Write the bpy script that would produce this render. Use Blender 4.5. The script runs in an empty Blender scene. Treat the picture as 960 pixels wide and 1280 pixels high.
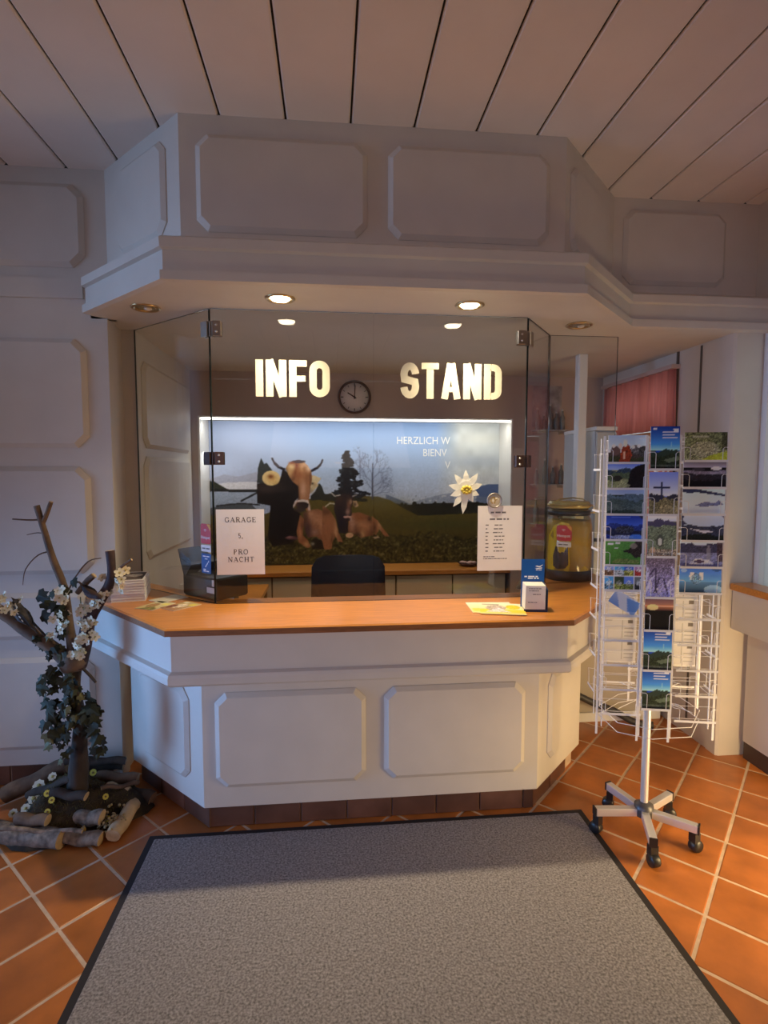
import bpy, bmesh, math, random
import numpy as np
from mathutils import Vector, Matrix, noise as mnoise

random.seed(7)
SC = bpy.context.scene
COL = SC.collection

# ---------------------------------------------------------------- camera
cam_d = bpy.data.cameras.new('camera')
cam_d.sensor_fit = 'HORIZONTAL'
cam_d.sensor_width = 36.0
cam_d.lens = 680.0 / 960.0 * 36.0
cam_d.clip_start = 0.02
cam = bpy.data.objects.new('camera', cam_d)
COL.objects.link(cam)
R_ = Vector((0.995206, -0.0977983, 0.00059842))
F_ = Vector((0.0975839, 0.9925799, -0.0725434))
U_ = Vector((0.0065006, 0.0722540, 0.9973651))
cam.matrix_world = Matrix(((R_.x, U_.x, -F_.x, 0.0), (R_.y, U_.y, -F_.y, 0.0), (R_.z, U_.z, -F_.z, 1.6), (0, 0, 0, 1)))
SC.camera = cam

# ---------------------------------------------------------------- colour management
SC.view_settings.view_transform = 'Standard'
SC.view_settings.look = 'None'
SC.view_settings.gamma = 1.0
SC.view_settings.use_curve_mapping = False
SC.view_settings.exposure = 0.0
SC.cycles.max_bounces = 8
SC.cycles.diffuse_bounces = 5
SC.cycles.transparent_max_bounces = 20
SC.cycles.sample_clamp_indirect = 4.0

# ---------------------------------------------------------------- world (overcast sky seen through the window)
world = bpy.data.worlds.new('overcast_sky')
world.use_nodes = True
wbg = world.node_tree.nodes['Background']
wbg.inputs[0].default_value = (0.80, 0.90, 0.95, 1)
wbg.inputs[1].default_value = 0.6
SC.world = world


def area_light(name, loc, target, sx, sy, power, col, spread=math.pi):
    d = bpy.data.lights.new(name, 'AREA')
    d.shape = 'RECTANGLE'
    d.size, d.size_y = sx, sy
    d.energy = power
    d.color = col
    d.spread = spread
    o = bpy.data.objects.new(name, d)
    COL.objects.link(o)
    o.location = loc
    o.rotation_euler = (Vector(target) - Vector(loc)).to_track_quat('-Z', 'Y').to_euler()
    return o


# cool daylight through the glazed entrance at the side of the foyer
area_light('entrance_daylight', (-3.1, 1.9, 0.85), (-0.4, 2.33, 0.70), 0.9, 1.2, 8.5, (0.21, 0.48, 1.0), math.radians(60))
area_light('transom_daylight', (-3.1, 1.9, 2.3), (-0.4, 2.33, 2.5), 0.9, 0.9, 3.2, (0.32, 0.56, 1.0), math.radians(60))
# daylight from the far end of the glazed side, behind the camera
area_light('front_daylight', (-2.7, -2.2, 1.05), (0.3, 2.2, -0.1), 2.2, 1.7, 12.0, (0.75, 0.71, 1.0), math.radians(75))
# added warm fill without a fixture, aimed up to brighten the ceiling
area_light('ceiling_fill', (0.1, -0.5, 1.9), (0.1, 0.4, 3.0), 1.4, 0.8, 2.5, (1.0, 0.76, 0.62))
# added low warm area light before the window wall; no doorway stands there
area_light('low_warm_fill', (2.22, 1.55, 0.40), (1.32, 2.45, 0.30), 0.7, 0.6, 22.0, (1.0, 0.70, 0.32), math.radians(160))

# ---------------------------------------------------------------- helpers: objects
ORG = {}


def link(o, parent=None, loc=None):
    COL.objects.link(o)
    if parent is not None:
        o.parent = parent
        ORG[o.name] = ORG[parent.name].copy()
    else:
        ORG[o.name] = Vector((0, 0, 0))
    if loc is not None:
        o.location = loc
        ORG[o.name] = ORG[o.name] + Vector(loc)
    return o


def tag(o, label=None, cat=None, group=None, kind=None):
    if label: o['label'] = label
    if cat: o['category'] = cat
    if group: o['group'] = group
    if kind: o['kind'] = kind
    return o


def thing(name, label, cat, loc=(0, 0, 0), group=None):
    o = bpy.data.objects.new(name, None)
    o.empty_display_size = 0.05
    link(o, None, Vector(loc))
    return tag(o, label, cat, group)


class MB:
    """collects faces in world coordinates and links them as one mesh object"""
    def __init__(s):
        s.v, s.f, s.m, s.sm = [], [], [], []

    def add(s, vs, fs, mi=0, smooth=False, mat=None):
        b = len(s.v)
        for p in vs:
            p = Vector(p)
            s.v.append(mat @ p if mat is not None else p)
        for q in fs:
            s.f.append([b + i for i in q])
            s.m.append(mi)
            s.sm.append(smooth)
        return s

    def box(s, a, b, mi=0, mat=None):
        x0, y0, z0 = a
        x1, y1, z1 = b
        vs = [(x0, y0, z0), (x1, y0, z0), (x1, y1, z0), (x0, y1, z0), (x0, y0, z1), (x1, y0, z1), (x1, y1, z1), (x0, y1, z1)]
        return s.add(vs, [(0, 3, 2, 1), (4, 5, 6, 7), (0, 1, 5, 4), (1, 2, 6, 5), (2, 3, 7, 6), (3, 0, 4, 7)], mi, False, mat)

    def bbox(s, a, b, r, mi=0, mat=None):
        """box with chamfered vertical and top edges"""
        x0, y0, z0 = a
        x1, y1, z1 = b
        oc = lambda d, z: [(x0 + r + d, y0 + d, z), (x1 - r - d, y0 + d, z), (x1 - d, y0 + r + d, z), (x1 - d, y1 - r - d, z), (x1 - r - d, y1 - d, z), (x0 + r + d, y1 - d, z), (x0 + d, y1 - r - d, z), (x0 + d, y0 + r + d, z)]
        k = r * .6
        rings = [oc(k, z0), oc(0, z0 + k), oc(0, z1 - k), oc(k, z1)]
        return s.rings(rings, mi, True, False, mat)

    def rings(s, rings, mi=0, caps=True, smooth=True, mat=None, cap_mi=None):
        n = len(rings[0])
        vs = [p for r in rings for p in r]
        fs = []
        for k in range(len(rings) - 1):
            for i in range(n):
                j = (i + 1) % n
                fs.append((k * n + i, k * n + j, (k + 1) * n + j, (k + 1) * n + i))
        s.add(vs, fs, mi, smooth, mat)
        if caps:
            cm = mi if cap_mi is None else cap_mi
            s.add(rings[0], [tuple(reversed(range(n)))], cm, False, mat)
            s.add(rings[-1], [tuple(range(n))], cm, False, mat)
        return s

    def prism(s, poly, z0, z1, mi=0, mat=None):
        """poly counter-clockwise in plan"""
        return s.rings([[(x, y, z0) for x, y in poly], [(x, y, z1) for x, y in poly]], mi, True, False, mat)

    def lathe(s, prof, c=(0, 0, 0), seg=20, mi=0, mat=None, caps=True):
        rings = []
        for r, z in prof:
            rings.append([(c[0] + max(r, 1e-4) * math.cos(2 * math.pi * i / seg), c[1] + max(r, 1e-4) * math.sin(2 * math.pi * i / seg), c[2] + z) for i in range(seg)])
        return s.rings(rings, mi, caps, True, mat)

    def tube(s, pts, rad, seg=6, mi=0, caps=True, smooth=True, cap_mi=None, bump=0.0):
        pts = [Vector(p) for p in pts]
        rads = rad if isinstance(rad, (list, tuple)) else [rad] * len(pts)
        rings = []
        up = None
        for i, p in enumerate(pts):
            d = (pts[min(i + 1, len(pts) - 1)] - pts[max(i - 1, 0)]).normalized()
            if up is None:
                up = Vector((0, 0, 1)) if abs(d.z) < .9 else Vector((1, 0, 0))
            a = d.cross(up).normalized()
            up = a.cross(d).normalized()
            ring = []
            for k in range(seg):
                t = 2 * math.pi * (k + .5) / seg
                r = rads[i]
                if bump:
                    r *= 1 + bump * mnoise.noise(Vector((p.x * 9 + math.cos(t), p.y * 9 + math.sin(t), p.z * 9 + 3.1)))
                ring.append(p + (a * math.cos(t) + up * math.sin(t)) * r)
            rings.append(ring)
        return s.rings(rings, mi, caps, smooth, None, cap_mi)

    def ball(s, c, r, seg=10, rg=6, mi=0, mat=None):
        rx, ry, rz = r if isinstance(r, (tuple, list)) else (r, r, r)
        rings = []
        for k in range(rg + 1):
            a = math.pi * k / rg
            sn, cs = max(math.sin(a), .01), -math.cos(a)
            rings.append([(c[0] + rx * sn * math.cos(2 * math.pi * i / seg), c[1] + ry * sn * math.sin(2 * math.pi * i / seg), c[2] + rz * cs) for i in range(seg)])
        return s.rings(rings, mi, True, True, mat)

    def mesh(s, name, mats, off=Vector((0, 0, 0))):
        me = bpy.data.meshes.new(name)
        me.from_pydata([tuple(p - off) for p in s.v], [], s.f)
        for m in (mats if isinstance(mats, (list, tuple)) else [mats]):
            me.materials.append(m)
        me.polygons.foreach_set('material_index', s.m)
        me.polygons.foreach_set('use_smooth', s.sm)
        me.update()
        return me

    def build(s, name, mats, parent=None, org=None):
        """org: origin for a top-level mesh"""
        off = ORG[parent.name] if parent is not None else Vector(org or (0, 0, 0))
        o = bpy.data.objects.new(name, s.mesh(name, mats, off))
        link(o, parent, None)
        if parent is None and org is not None:
            o.location = org
            ORG[o.name] = Vector(org)
        return o


def struct(name, mb, mats, **k):
    o = mb.build(name, mats, **k)
    o['kind'] = 'structure'
    return o


def place(me, name, parent, M):
    """another object that shares mesh data, at world matrix M"""
    o = bpy.data.objects.new(name, me)
    link(o, parent)
    o.matrix_basis = Matrix.Translation(-ORG[parent.name]) @ M if parent is not None else M
    return o


def copy_tree(o, parent=None):
    c = o.copy()
    COL.objects.link(c)
    c.parent = parent
    for ch in list(o.children):
        copy_tree(ch, c)
    return c


def raised(mb, o, u, v, n, w, h, cut=0.045, bev=0.020, ht=0.019, mi=0):
    """field panel with clipped corners standing proud of the plane at o"""
    o, u, v, n = Vector(o), Vector(u).normalized(), Vector(v).normalized(), Vector(n).normalized()

    def octo(d, k):
        c = cut - d * .414 + d * 0.0
        x0, x1, y0, y1 = d, w - d, d, h - d
        pts = [(x0 + c, y0), (x1 - c, y0), (x1, y0 + c), (x1, y1 - c), (x1 - c, y1), (x0 + c, y1), (x0, y1 - c), (x0, y0 + c)]
        return [o + u * a + v * b + n * k for a, b in pts]
    flip = u.cross(v).dot(n) < 0
    r = [octo(0, 0), octo(0, ht * .25), octo(bev, ht), octo(bev + .004, ht)]
    if flip:
        r = [list(reversed(q)) for q in r]
    mb.rings(r, mi, True, False)
    return mb


def sweep(mb, path, prof, mi=0, ends=True):
    """profile (outward, z) along a plan path walked with outward on its right-hand side"""
    P = [Vector((x, y)) for x, y in path]
    rings = []
    for i, p in enumerate(P):
        ns = []
        if i > 0:
            d = (P[i] - P[i - 1]).normalized(); ns.append(Vector((d.y, -d.x)))
        if i < len(P) - 1:
            d = (P[i + 1] - P[i]).normalized(); ns.append(Vector((d.y, -d.x)))
        n = ns[0] if len(ns) == 1 else (ns[0] + ns[1]) / (1 + ns[0].dot(ns[1]))
        rings.append([(p.x + n.x * a, p.y + n.y * a, z) for a, z in prof])
    return mb.rings(rings, mi, ends, False)


# ---------------------------------------------------------------- helpers: materials
MATS = {}


def mat(name, col, rough=0.5, metal=0.0, var=0.0, scale=20.0, bump=0.0, bscale=None, stretch=None, col2=None, coat=0.0, rnd=0.0, spec=0.5, detail=4.0):
    if name in MATS:
        return MATS[name]
    m = bpy.data.materials.new(name)
    m.use_nodes = True
    nt = m.node_tree
    b = nt.nodes['Principled BSDF']
    b.inputs['Base Color'].default_value = (*col, 1)
    b.inputs['Roughness'].default_value = rough
    b.inputs['Metallic'].default_value = metal
    b.inputs['Specular IOR Level'].default_value = spec
    b.inputs['Coat Weight'].default_value = coat
    b.inputs['Coat Roughness'].default_value = 0.15
    tc = nt.nodes.new('ShaderNodeTexCoord')
    mp = nt.nodes.new('ShaderNodeMapping')
    nt.links.new(tc.outputs['Object'], mp.inputs[0])
    if stretch:
        mp.inputs['Scale'].default_value = stretch
    if var or col2:
        nz = nt.nodes.new('ShaderNodeTexNoise')
        nz.inputs['Scale'].default_value = scale
        nz.inputs['Detail'].default_value = detail
        nt.links.new(mp.outputs[0], nz.inputs['Vector'])
        rp = nt.nodes.new('ShaderNodeValToRGB')
        c2 = col2 or tuple(c * (1 - var) for c in col)
        c1 = col if col2 else tuple(min(1, c * (1 + var)) for c in col)
        rp.color_ramp.elements[0].position = 0.3
        rp.color_ramp.elements[1].position = 0.7
        rp.color_ramp.elements[0].color = (*c2, 1)
        rp.color_ramp.elements[1].color = (*c1, 1)
        nt.links.new(nz.outputs['Fac'], rp.inputs[0])
        out = rp.outputs[0]
        if rnd:
            oi = nt.nodes.new('ShaderNodeObjectInfo')
            mr = nt.nodes.new('ShaderNodeMapRange')
            mr.inputs['To Min'].default_value = 1 - rnd
            mr.inputs['To Max'].default_value = 1 + rnd
            nt.links.new(oi.outputs['Random'], mr.inputs['Value'])
            hs = nt.nodes.new('ShaderNodeHueSaturation')
            nt.links.new(mr.outputs[0], hs.inputs['Value'])
            nt.links.new(out, hs.inputs['Color'])
            out = hs.outputs[0]
            ad = nt.nodes.new('ShaderNodeVectorMath')
            ad.operation = 'ADD'
            sc = nt.nodes.new('ShaderNodeVectorMath')
            sc.operation = 'SCALE'
            sc.inputs['Scale'].default_value = 30
            cb = nt.nodes.new('ShaderNodeCombineXYZ')
            nt.links.new(oi.outputs['Random'], cb.inputs[0])
            nt.links.new(cb.outputs[0], sc.inputs[0])
            nt.links.new(mp.outputs[0], ad.inputs[0])
            nt.links.new(sc.outputs[0], ad.inputs[1])
            nt.links.new(ad.outputs[0], nz.inputs['Vector'])
        nt.links.new(out, b.inputs['Base Color'])
    if bump:
        n2 = nt.nodes.new('ShaderNodeTexNoise')
        n2.inputs['Scale'].default_value = bscale or scale * 4
        n2.inputs['Detail'].default_value = 3
        nt.links.new(mp.outputs[0], n2.inputs['Vector'])
        bp = nt.nodes.new('ShaderNodeBump')
        bp.inputs['Strength'].default_value = bump
        bp.inputs['Distance'].default_value = 0.004
        nt.links.new(n2.outputs['Fac'], bp.inputs['Height'])
        nt.links.new(bp.outputs[0], b.inputs['Normal'])
    MATS[name] = m
    return m


def emit(name, col, s):
    m = bpy.data.materials.new(name)
    m.use_nodes = True
    b = m.node_tree.nodes['Principled BSDF']
    b.inputs['Base Color'].default_value = (*col, 1)
    b.inputs['Emission Color'].default_value = (*col, 1)
    b.inputs['Emission Strength'].default_value = s
    return m


def glass(name, tint, ior=1.5):
    m = bpy.data.materials.new(name)
    m.use_nodes = True
    nt = m.node_tree
    nt.nodes.clear()
    out = nt.nodes.new('ShaderNodeOutputMaterial')
    mx = nt.nodes.new('ShaderNodeMixShader')
    fr = nt.nodes.new('ShaderNodeFresnel')
    ge = nt.nodes.new('ShaderNodeNewGeometry')
    io = nt.nodes.new('ShaderNodeMapRange')
    io.inputs['To Min'].default_value = ior
    io.inputs['To Max'].default_value = 1.0 / ior
    nt.links.new(ge.outputs['Backfacing'], io.inputs['Value'])
    nt.links.new(io.outputs[0], fr.inputs['IOR'])
    tr = nt.nodes.new('ShaderNodeBsdfTransparent')
    tr.inputs[0].default_value = (*tint, 1)
    gl = nt.nodes.new('ShaderNodeBsdfGlossy')
    gl.inputs['Roughness'].default_value = 0.0
    nt.links.new(fr.outputs[0], mx.inputs[0])
    nt.links.new(tr.outputs[0], mx.inputs[1])
    nt.links.new(gl.outputs[0], mx.inputs[2])
    nt.links.new(mx.outputs[0], out.inputs[0])
    return m


def printed(rough=0.55):
    if 'printed_card' in MATS:
        return MATS['printed_card']
    m = bpy.data.materials.new('printed_card')
    m.use_nodes = True
    nt = m.node_tree
    b = nt.nodes['Principled BSDF']
    at = nt.nodes.new('ShaderNodeAttribute')
    at.attribute_name = 'print'
    nt.links.new(at.outputs['Color'], b.inputs['Base Color'])
    b.inputs['Roughness'].default_value = rough
    b.inputs['Specular IOR Level'].default_value = 0.25
    MATS['printed_card'] = m
    return m


paint = mat('cream_wall_paint', (0.66, 0.615, 0.55), 0.5, var=0.03, scale=6, bump=0.05, bscale=120)
ceil_paint = mat('ceiling_plank_paint', (0.86, 0.77, 0.70), 0.45, var=0.03, scale=5, rnd=0.03)
dark_gap = mat('dark_ceiling_void', (0.02, 0.017, 0.015), 0.9)
taupe = mat('taupe_wall_paint', (0.52, 0.43, 0.39), 0.55, var=0.04, scale=5)
wood = mat('orange_beech_worktop', (0.57, 0.222, 0.044), 0.32, var=0.14, scale=7, stretch=(1.2, 14, 14), bump=0.03, coat=0.3)
wood_edge = mat('brown_worktop_edge', (0.27, 0.105, 0.035), 0.4, var=0.25, scale=8, stretch=(2, 14, 20))
tile_m = mat('terracotta_tile', (0.45, 0.145, 0.030), 0.36, var=0.24, scale=6, bump=0.06, bscale=40, rnd=0.16, coat=0.12)
grout_m = mat('pale_grout', (0.62, 0.46, 0.33), 0.85, var=0.12, scale=30)
plinth_m = mat('dark_brown_plinth_tile', (0.125, 0.06, 0.042), 0.3, var=0.35, scale=5, rnd=0.25, coat=0.2)
mat_m = mat('grey_mat_pile', (0.40, 0.37, 0.37), 0.95, scale=130, col2=(0.115, 0.105, 0.105), bump=0.6, bscale=300, detail=6)
rubber = mat('black_rubber_border', (0.018, 0.014, 0.016), 0.7)
glass_m = glass('clear_glass', (0.955, 0.965, 0.96))
glass_edge = mat('dark_glass_edge', (0.02, 0.03, 0.03), 0.15)
chrome = mat('brushed_chrome', (0.62, 0.60, 0.56), 0.28, 1.0)
white_gloss = mat('white_lacquer', (0.80, 0.80, 0.79), 0.35)
paper = mat('white_paper', (0.78, 0.75, 0.74), 0.7, var=0.02, scale=15)
ink = mat('black_ink', (0.03, 0.025, 0.03), 0.7)
black_plastic = mat('black_plastic', (0.018, 0.018, 0.019), 0.35, var=0.1, scale=30)
wire_m = mat('white_wire_enamel', (0.80, 0.80, 0.82), 0.35)
alu = mat('satin_aluminium', (0.78, 0.78, 0.79), 0.35, 0.55)
# ================================================================ SETTING
ZC, ZS = 3.05, 2.35            # ceiling and booth soffit
YW = 2.85                      # wall plane beside the booth
XR = 2.33                      # window wall

# floor: pale grout bed with one object per terracotta tile
floor = struct('floor', MB().box((-3.3, -3.6, -0.06), (2.6, 4.7, -0.0018)), grout_m)
PA, PB, A0, B0, TG = 0.2488, 0.252, 0.2808, 0.6648, 0.0105
q = math.sqrt(.5)


def tile_mesh(name, m, w, h, t=0.012, r=0.004):
    b = MB()
    o4 = lambda d, z: [(-w / 2 + d, -h / 2 + d, z), (w / 2 - d, -h / 2 + d, z), (w / 2 - d, h / 2 - d, z), (-w / 2 + d, h / 2 - d, z)]
    b.rings([o4(0, -t), o4(0, -r * .5), o4(r, 0)], 0, True, False)
    return b.mesh(name, m)


tme = tile_mesh('floor_tile', tile_m, PA - TG, PB - TG)
far_tiles = MB()
for i in range(-26, 24):
    for j in range(-26, 24):
        a, b = A0 + PA * (i + .5), B0 + PB * (j + .5)
        x, y = (b - a) * q, (a + b) * q
        if not (-3.2 < x < 2.55 and -3.5 < y < 4.2):
            continue
        if -0.62 < x < 1.0 and -1.4 < y < 2.2:       # wholly under the mat
            continue
        if y > 2.75 and (x > -.9 or y > 2.98) and x < 1.15:
            continue
        if y > 2.52 and -0.45 < x < 1.0:
            continue
        M = Matrix.Translation((x, y, 0.0)) @ Matrix.Rotation(math.radians(135), 4, 'Z') @ Matrix.Rotation(math.radians(random.gauss(0, .12)), 4, 'Y') @ Matrix.Translation((0, 0, random.uniform(-.0006, .0006)))
        if 1.05 < y < 3.75 and abs(x - .25) < 2.25:
            place(tme, 'floor_tile', floor, M)
        else:
            far_tiles.add([v.co for v in tme.vertices], [list(p.vertices) for p in tme.polygons], 0, False, M)
ft = far_tiles.build('floor_tile_field', tile_m, floor)
ft['kind'] = 'stuff'

# ceiling planks
ceiling = struct('ceiling', MB().box((-3.3, -3.6, ZC + .012), (2.6, YW + .05, ZC + .08)), dark_gap)
PW, PX = 0.2685, 0.0937
for k in range(-13, 9):
    x0, x1 = PX + PW * k + .004, PX + PW * (k + 1) - .004
    x0, x1 = max(x0, -3.25), min(x1, XR + .05)
    if x1 - x0 < .02:
        continue
    b = MB()
    r = .006
    b.rings([[(x0, y, ZC + .012), (x0, y, ZC + r), (x0 + r, y, ZC), (x1 - r, y, ZC), (x1, y, ZC + r), (x1, y, ZC + .012)] for y in (-3.5, YW)], 0, True, False)
    b.build('ceiling_plank', ceil_paint, ceiling)

# wall beside the booth with raised fields
wl = struct('wall_left', MB().box((-3.25, YW, 0.105), (-1.1, YW + .04, ZS)).box((-3.25, YW, ZS), (-1.05, YW + .04, ZC)), paint)
for z0, z1, xr in ((0.19, 0.666, -1.205), (0.761, 0.996, -1.205), (1.09, 1.627, -1.19), (1.72, 2.249, -1.187), (2.587, 2.975, -1.176)):
    for k in range(2):
        x1 = xr - k * .98
        raised(MB(), (x1 - .88, YW, z0), (1, 0, 0), (0, 0, 1), (0, -1, 0), .88, z1 - z0, cut=.055, bev=.022, ht=.020).build('wall_panel', paint, wl)
MB().box((-3.25, YW - .014, 2.44), (-1.19, YW, 2.535)).build('picture_rail', paint, wl)
pm = tile_mesh('plinth_tile', plinth_m, .245, .1, .012)
MB().box((-3.25, YW + .012, 0), (-1.1, YW + .04, .105)).build('plinth_bed', grout_m, wl)
for k in range(8):
    x = -1.23 - k * .252 - .03
    place(pm, 'plinth_tile', wl, Matrix.Translation((x, YW + .004, .052)) @ Matrix.Rotation(math.pi / 2, 4, 'X'))
# stepped jamb between that wall and the booth's inner wall
b = MB()
b.prism([(-1.1, YW), (-1.085, YW), (-1.085, 2.95), (-1.098, 2.965), (-1.098, 3.06), (-1.03, 3.06), (-1.03, 3.1), (-1.16, 3.1), (-1.16, YW + .04), (-1.1, YW + .04)], 0, ZS, 0)
struct('trim_1', b, paint)
wb = struct('wall_booth', MB().box((-1.16, 3.1, 0), (-1.03, 4.75, ZS)), paint)
for z0, z1 in ((1.105, 1.69), (1.735, 2.215)):
    raised(MB(), (-1.03, 3.14, z0), (0, 1, 0), (0, 0, 1), (1, 0, 0), .98, z1 - z0, cut=.05, bev=.022, ht=.020).build('wall_panel', paint, wb)

# back wall of the booth with the lit niche
YB, YN = 4.2, 4.5
NX0, NX1, NZ0, NZ1 = -0.98, 1.432, 0.83, 2.02
b = MB()
b.box((-1.03, YB, NZ1), (2.2, YB + .4, ZS))
b.box((-1.03, YB, 0), (NX0, YB + .4, NZ1))
b.box((NX1, YB, 0), (2.2, YB + .4, NZ1))
b.box((NX0, YN + .03, 0), (NX1, YB + .4, NZ1))
wback = struct('wall_back', b, taupe)
b = MB()
b.box((NX0, YB - .004, NZ0), (NX0 + .012, YN + .03, NZ1))
b.box((NX1 - .012, YB - .004, NZ0), (NX1, YN + .03, NZ1))
b.box((NX0, YB + .05, NZ1 - .006), (NX1, YN + .03, NZ1))
struct('trim_2', b, white_gloss)

# canopy over the counter: boxed front with 45 degree cheeks, raised fields, cornice, soffit
CP = [(-1.075, YW), (-0.605, 2.38), (1.03, 2.38), (1.5, YW), (XR + .1, YW)]
b = MB()
poly = CP + [(XR + .1, YW + .06), (-1.075, YW + .06)]
b.prism(poly, 2.52, ZC, 0)
can = struct('wall_canopy', b, paint)
S2 = math.sqrt(.5)
cl = lambda d: (CP[0][0] + d * S2, CP[0][1] - d * S2)
cr = lambda d: (CP[2][0] + d * S2, CP[2][1] + d * S2)
LN = .47 / S2
raised(MB(), (*cl(.14), 2.605), (S2, -S2, 0), (0, 0, 1), (-S2, -S2, 0), LN - .24, .385).build('canopy_panel', paint, can)
raised(MB(), (*cr(.05), 2.59), (S2, S2, 0), (0, 0, 1), (S2, -S2, 0), LN - .16, .37).build('canopy_panel', paint, can)
for x0, x1 in ((-0.538, 0.162), (0.25, 0.955)):
    raised(MB(), (x0, 2.38, 2.588), (1, 0, 0), (0, 0, 1), (0, -1, 0), x1 - x0, .382).build('canopy_panel', paint, can)
raised(MB(), (1.555, YW, 2.604), (1, 0, 0), (0, 0, 1), (0, -1, 0), .58, .383).build('canopy_panel', paint, can)
prof = [(0, 2.565), (.03, 2.552), (.108, 2.524), (.125, 2.514), (.125, 2.476), (.108, 2.47), (.108, 2.394), (.125, 2.388), (.125, 2.352), (.10, 2.348), (-.02, 2.348), (-.02, 2.565)]
b = MB()
sweep(b, CP, prof)
b.build('cornice', paint, can)
soff = [(-1.07, YW), (-0.605, 2.38), (1.03, 2.38), (1.5, YW), (XR + .1, YW), (XR + .1, 4.62), (-1.16, 4.62), (-1.16, YW)]
struct('ceiling_soffit', MB().prism(soff, ZS, 2.40), paint)

# window side: inner wall with a red-curtained window, pier, window wall
XI = 2.165
b = MB()
b.box((XI, 2.84, 0), (XI + .1, 3.26, ZS))
b.box((XI, 3.26, 0), (XI + .1, 4.6, .9))
b.box((XI, 3.26, 2.28), (XI + .1, 4.6, ZS))
b.box((XI, 4.1, .9), (XI + .1, 4.6, 2.28))
wi = struct('wall_side', b, paint)
dark_strip = mat('dark_joint_strip', (.10, .085, .07), .6)
MB().box((XI - .006, 3.034, 0.1), (XI, 3.046, 2.34)).build('cover_strip', dark_strip, wi)
b = MB()
b.box((XI + .02, 3.26, .9), (XI + .08, 3.3, 2.28)); b.box((XI + .02, 4.06, .9), (XI + .08, 4.1, 2.28))
b.box((XI + .02, 3.3, .9), (XI + .08, 4.06, .94)); b.box((XI + .02, 3.3, 2.24), (XI + .08, 4.06, 2.28))
win2 = struct('window_2', b, white_gloss)
MB().box((XI + .045, 3.3, .94), (XI + .053, 4.06, 2.24)).build('pane', glass_m, win2)
# pier
b = MB()
b.prism([(XI - .005, 2.785), (XI + .01, 2.775), (XR - .01, 2.775), (XR + .02, 2.79), (XR + .02, 2.86), (XI - .005, 2.86)], 0, ZS)
struct('trim_3', b, paint)
# window wall with sill, heater casing and glazing
b = MB()
b.box((XR, -3.6, 0), (XR + .12, 2.775, .93))
b.box((XR, -3.6, 2.36), (XR + .12, 2.85, ZC))
b.box((XR, -3.6, .93), (XR + .12, 2.36, 2.36))
wr = struct('wall_right', b, paint)
b = MB()
b.box((XR + .01, 2.745, .93), (XR + .08, 2.785, 2.36)); b.box((XR + .01, 2.36, .93), (XR + .08, 2.40, 2.36))
b.box((XR + .01, 2.40, .93), (XR + .08, 2.745, .97)); b.box((XR + .01, 2.40, 2.31), (XR + .08, 2.745, 2.36))
win1 = struct('window_1', b, white_gloss)
MB().box((XR + .04, 2.40, .97), (XR + .048, 2.745, 2.31)).build('pane', glass_m, win1)
MB().bbox((2.195, 0.2, .955), (XR, 2.772, .992), .006).build('window_sill', wood, win1)
MB().box((2.212, 0.2, .735), (XR, 2.768, .955)).build('sill_apron', paint, win1)
hc = thing('heater_casing', 'pale grey heater casing on a dark plinth below the window sill', 'heater', (2.31, 2.4, 0))
b = MB(); b.box((2.292, 2.02, .1), (XR - .002, 2.74, .734)); b.build('casing', mat('grey_casing', (.56, .52, .50), .5), hc)
b = MB(); b.box((2.30, 2.025, 0), (XR - .002, 2.742, .1)); b.build('plinth', mat('dark_kick', (.06, .035, .03), .5), hc)
# remaining foyer shell behind the camera
struct('wall_far_left', MB().box((-3.3, -3.6, 0), (-3.22, 2.9, ZC)), paint)
struct('wall_rear', MB().box((-3.3, -3.66, 0), (XR + .12, -3.6, ZC)), paint)
struct('wall_outer', MB().box((-1.3, 4.6, 0), (XR + .2, 4.68, ZS + .05)), paint)

# ================================================================ RECEPTION DESK
desk = thing('reception_desk', 'cream reception desk with angled ends, raised fields and a tiled plinth', 'desk', (.2, 2.7, 0))
BP = [(-1.029, 2.846), (-.568, 2.385), (.96, 2.385), (1.35, 2.775)]
b = MB()
b.prism(BP + [(1.35, 3.24), (1.29, 3.24), (1.29, 2.81), (.93, 2.44), (-.54, 2.44), (-.975, 2.88)], .11, .945)
b.build('body', paint, desk)
bl = lambda d: (BP[0][0] + d * S2, BP[0][1] - d * S2)
br = lambda d: (BP[2][0] + d * S2, BP[2][1] + d * S2)
LB = .467 / S2
raised(MB(), (*bl(.1), .2), (S2, -S2, 0), (0, 0, 1), (-S2, -S2, 0), LB - .21, .425).build('panel', paint, desk)
raised(MB(), (*br(.105), .2), (S2, S2, 0), (0, 0, 1), (S2, -S2, 0), .39, .425).build('panel', paint, desk)
for x0, x1 in ((-.512, .152), (.235, .893)):
    raised(MB(), (x0, 2.385, .203), (1, 0, 0), (0, 0, 1), (0, -1, 0), x1 - x0, .432).build('panel', paint, desk)
AP = [(-1.205, 2.823), (-.648, 2.23), (1.022, 2.23), (1.585, 2.80)]
b = MB()
aprof = [(0, .945), (0, .79), (.018, .782), (.022, .768), (.022, .742), (.012, .732), (-.02, .72), (-.03, .716), (-.03, .945)]
sweep(b, AP, aprof)
b.build('apron', paint, desk)
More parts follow.
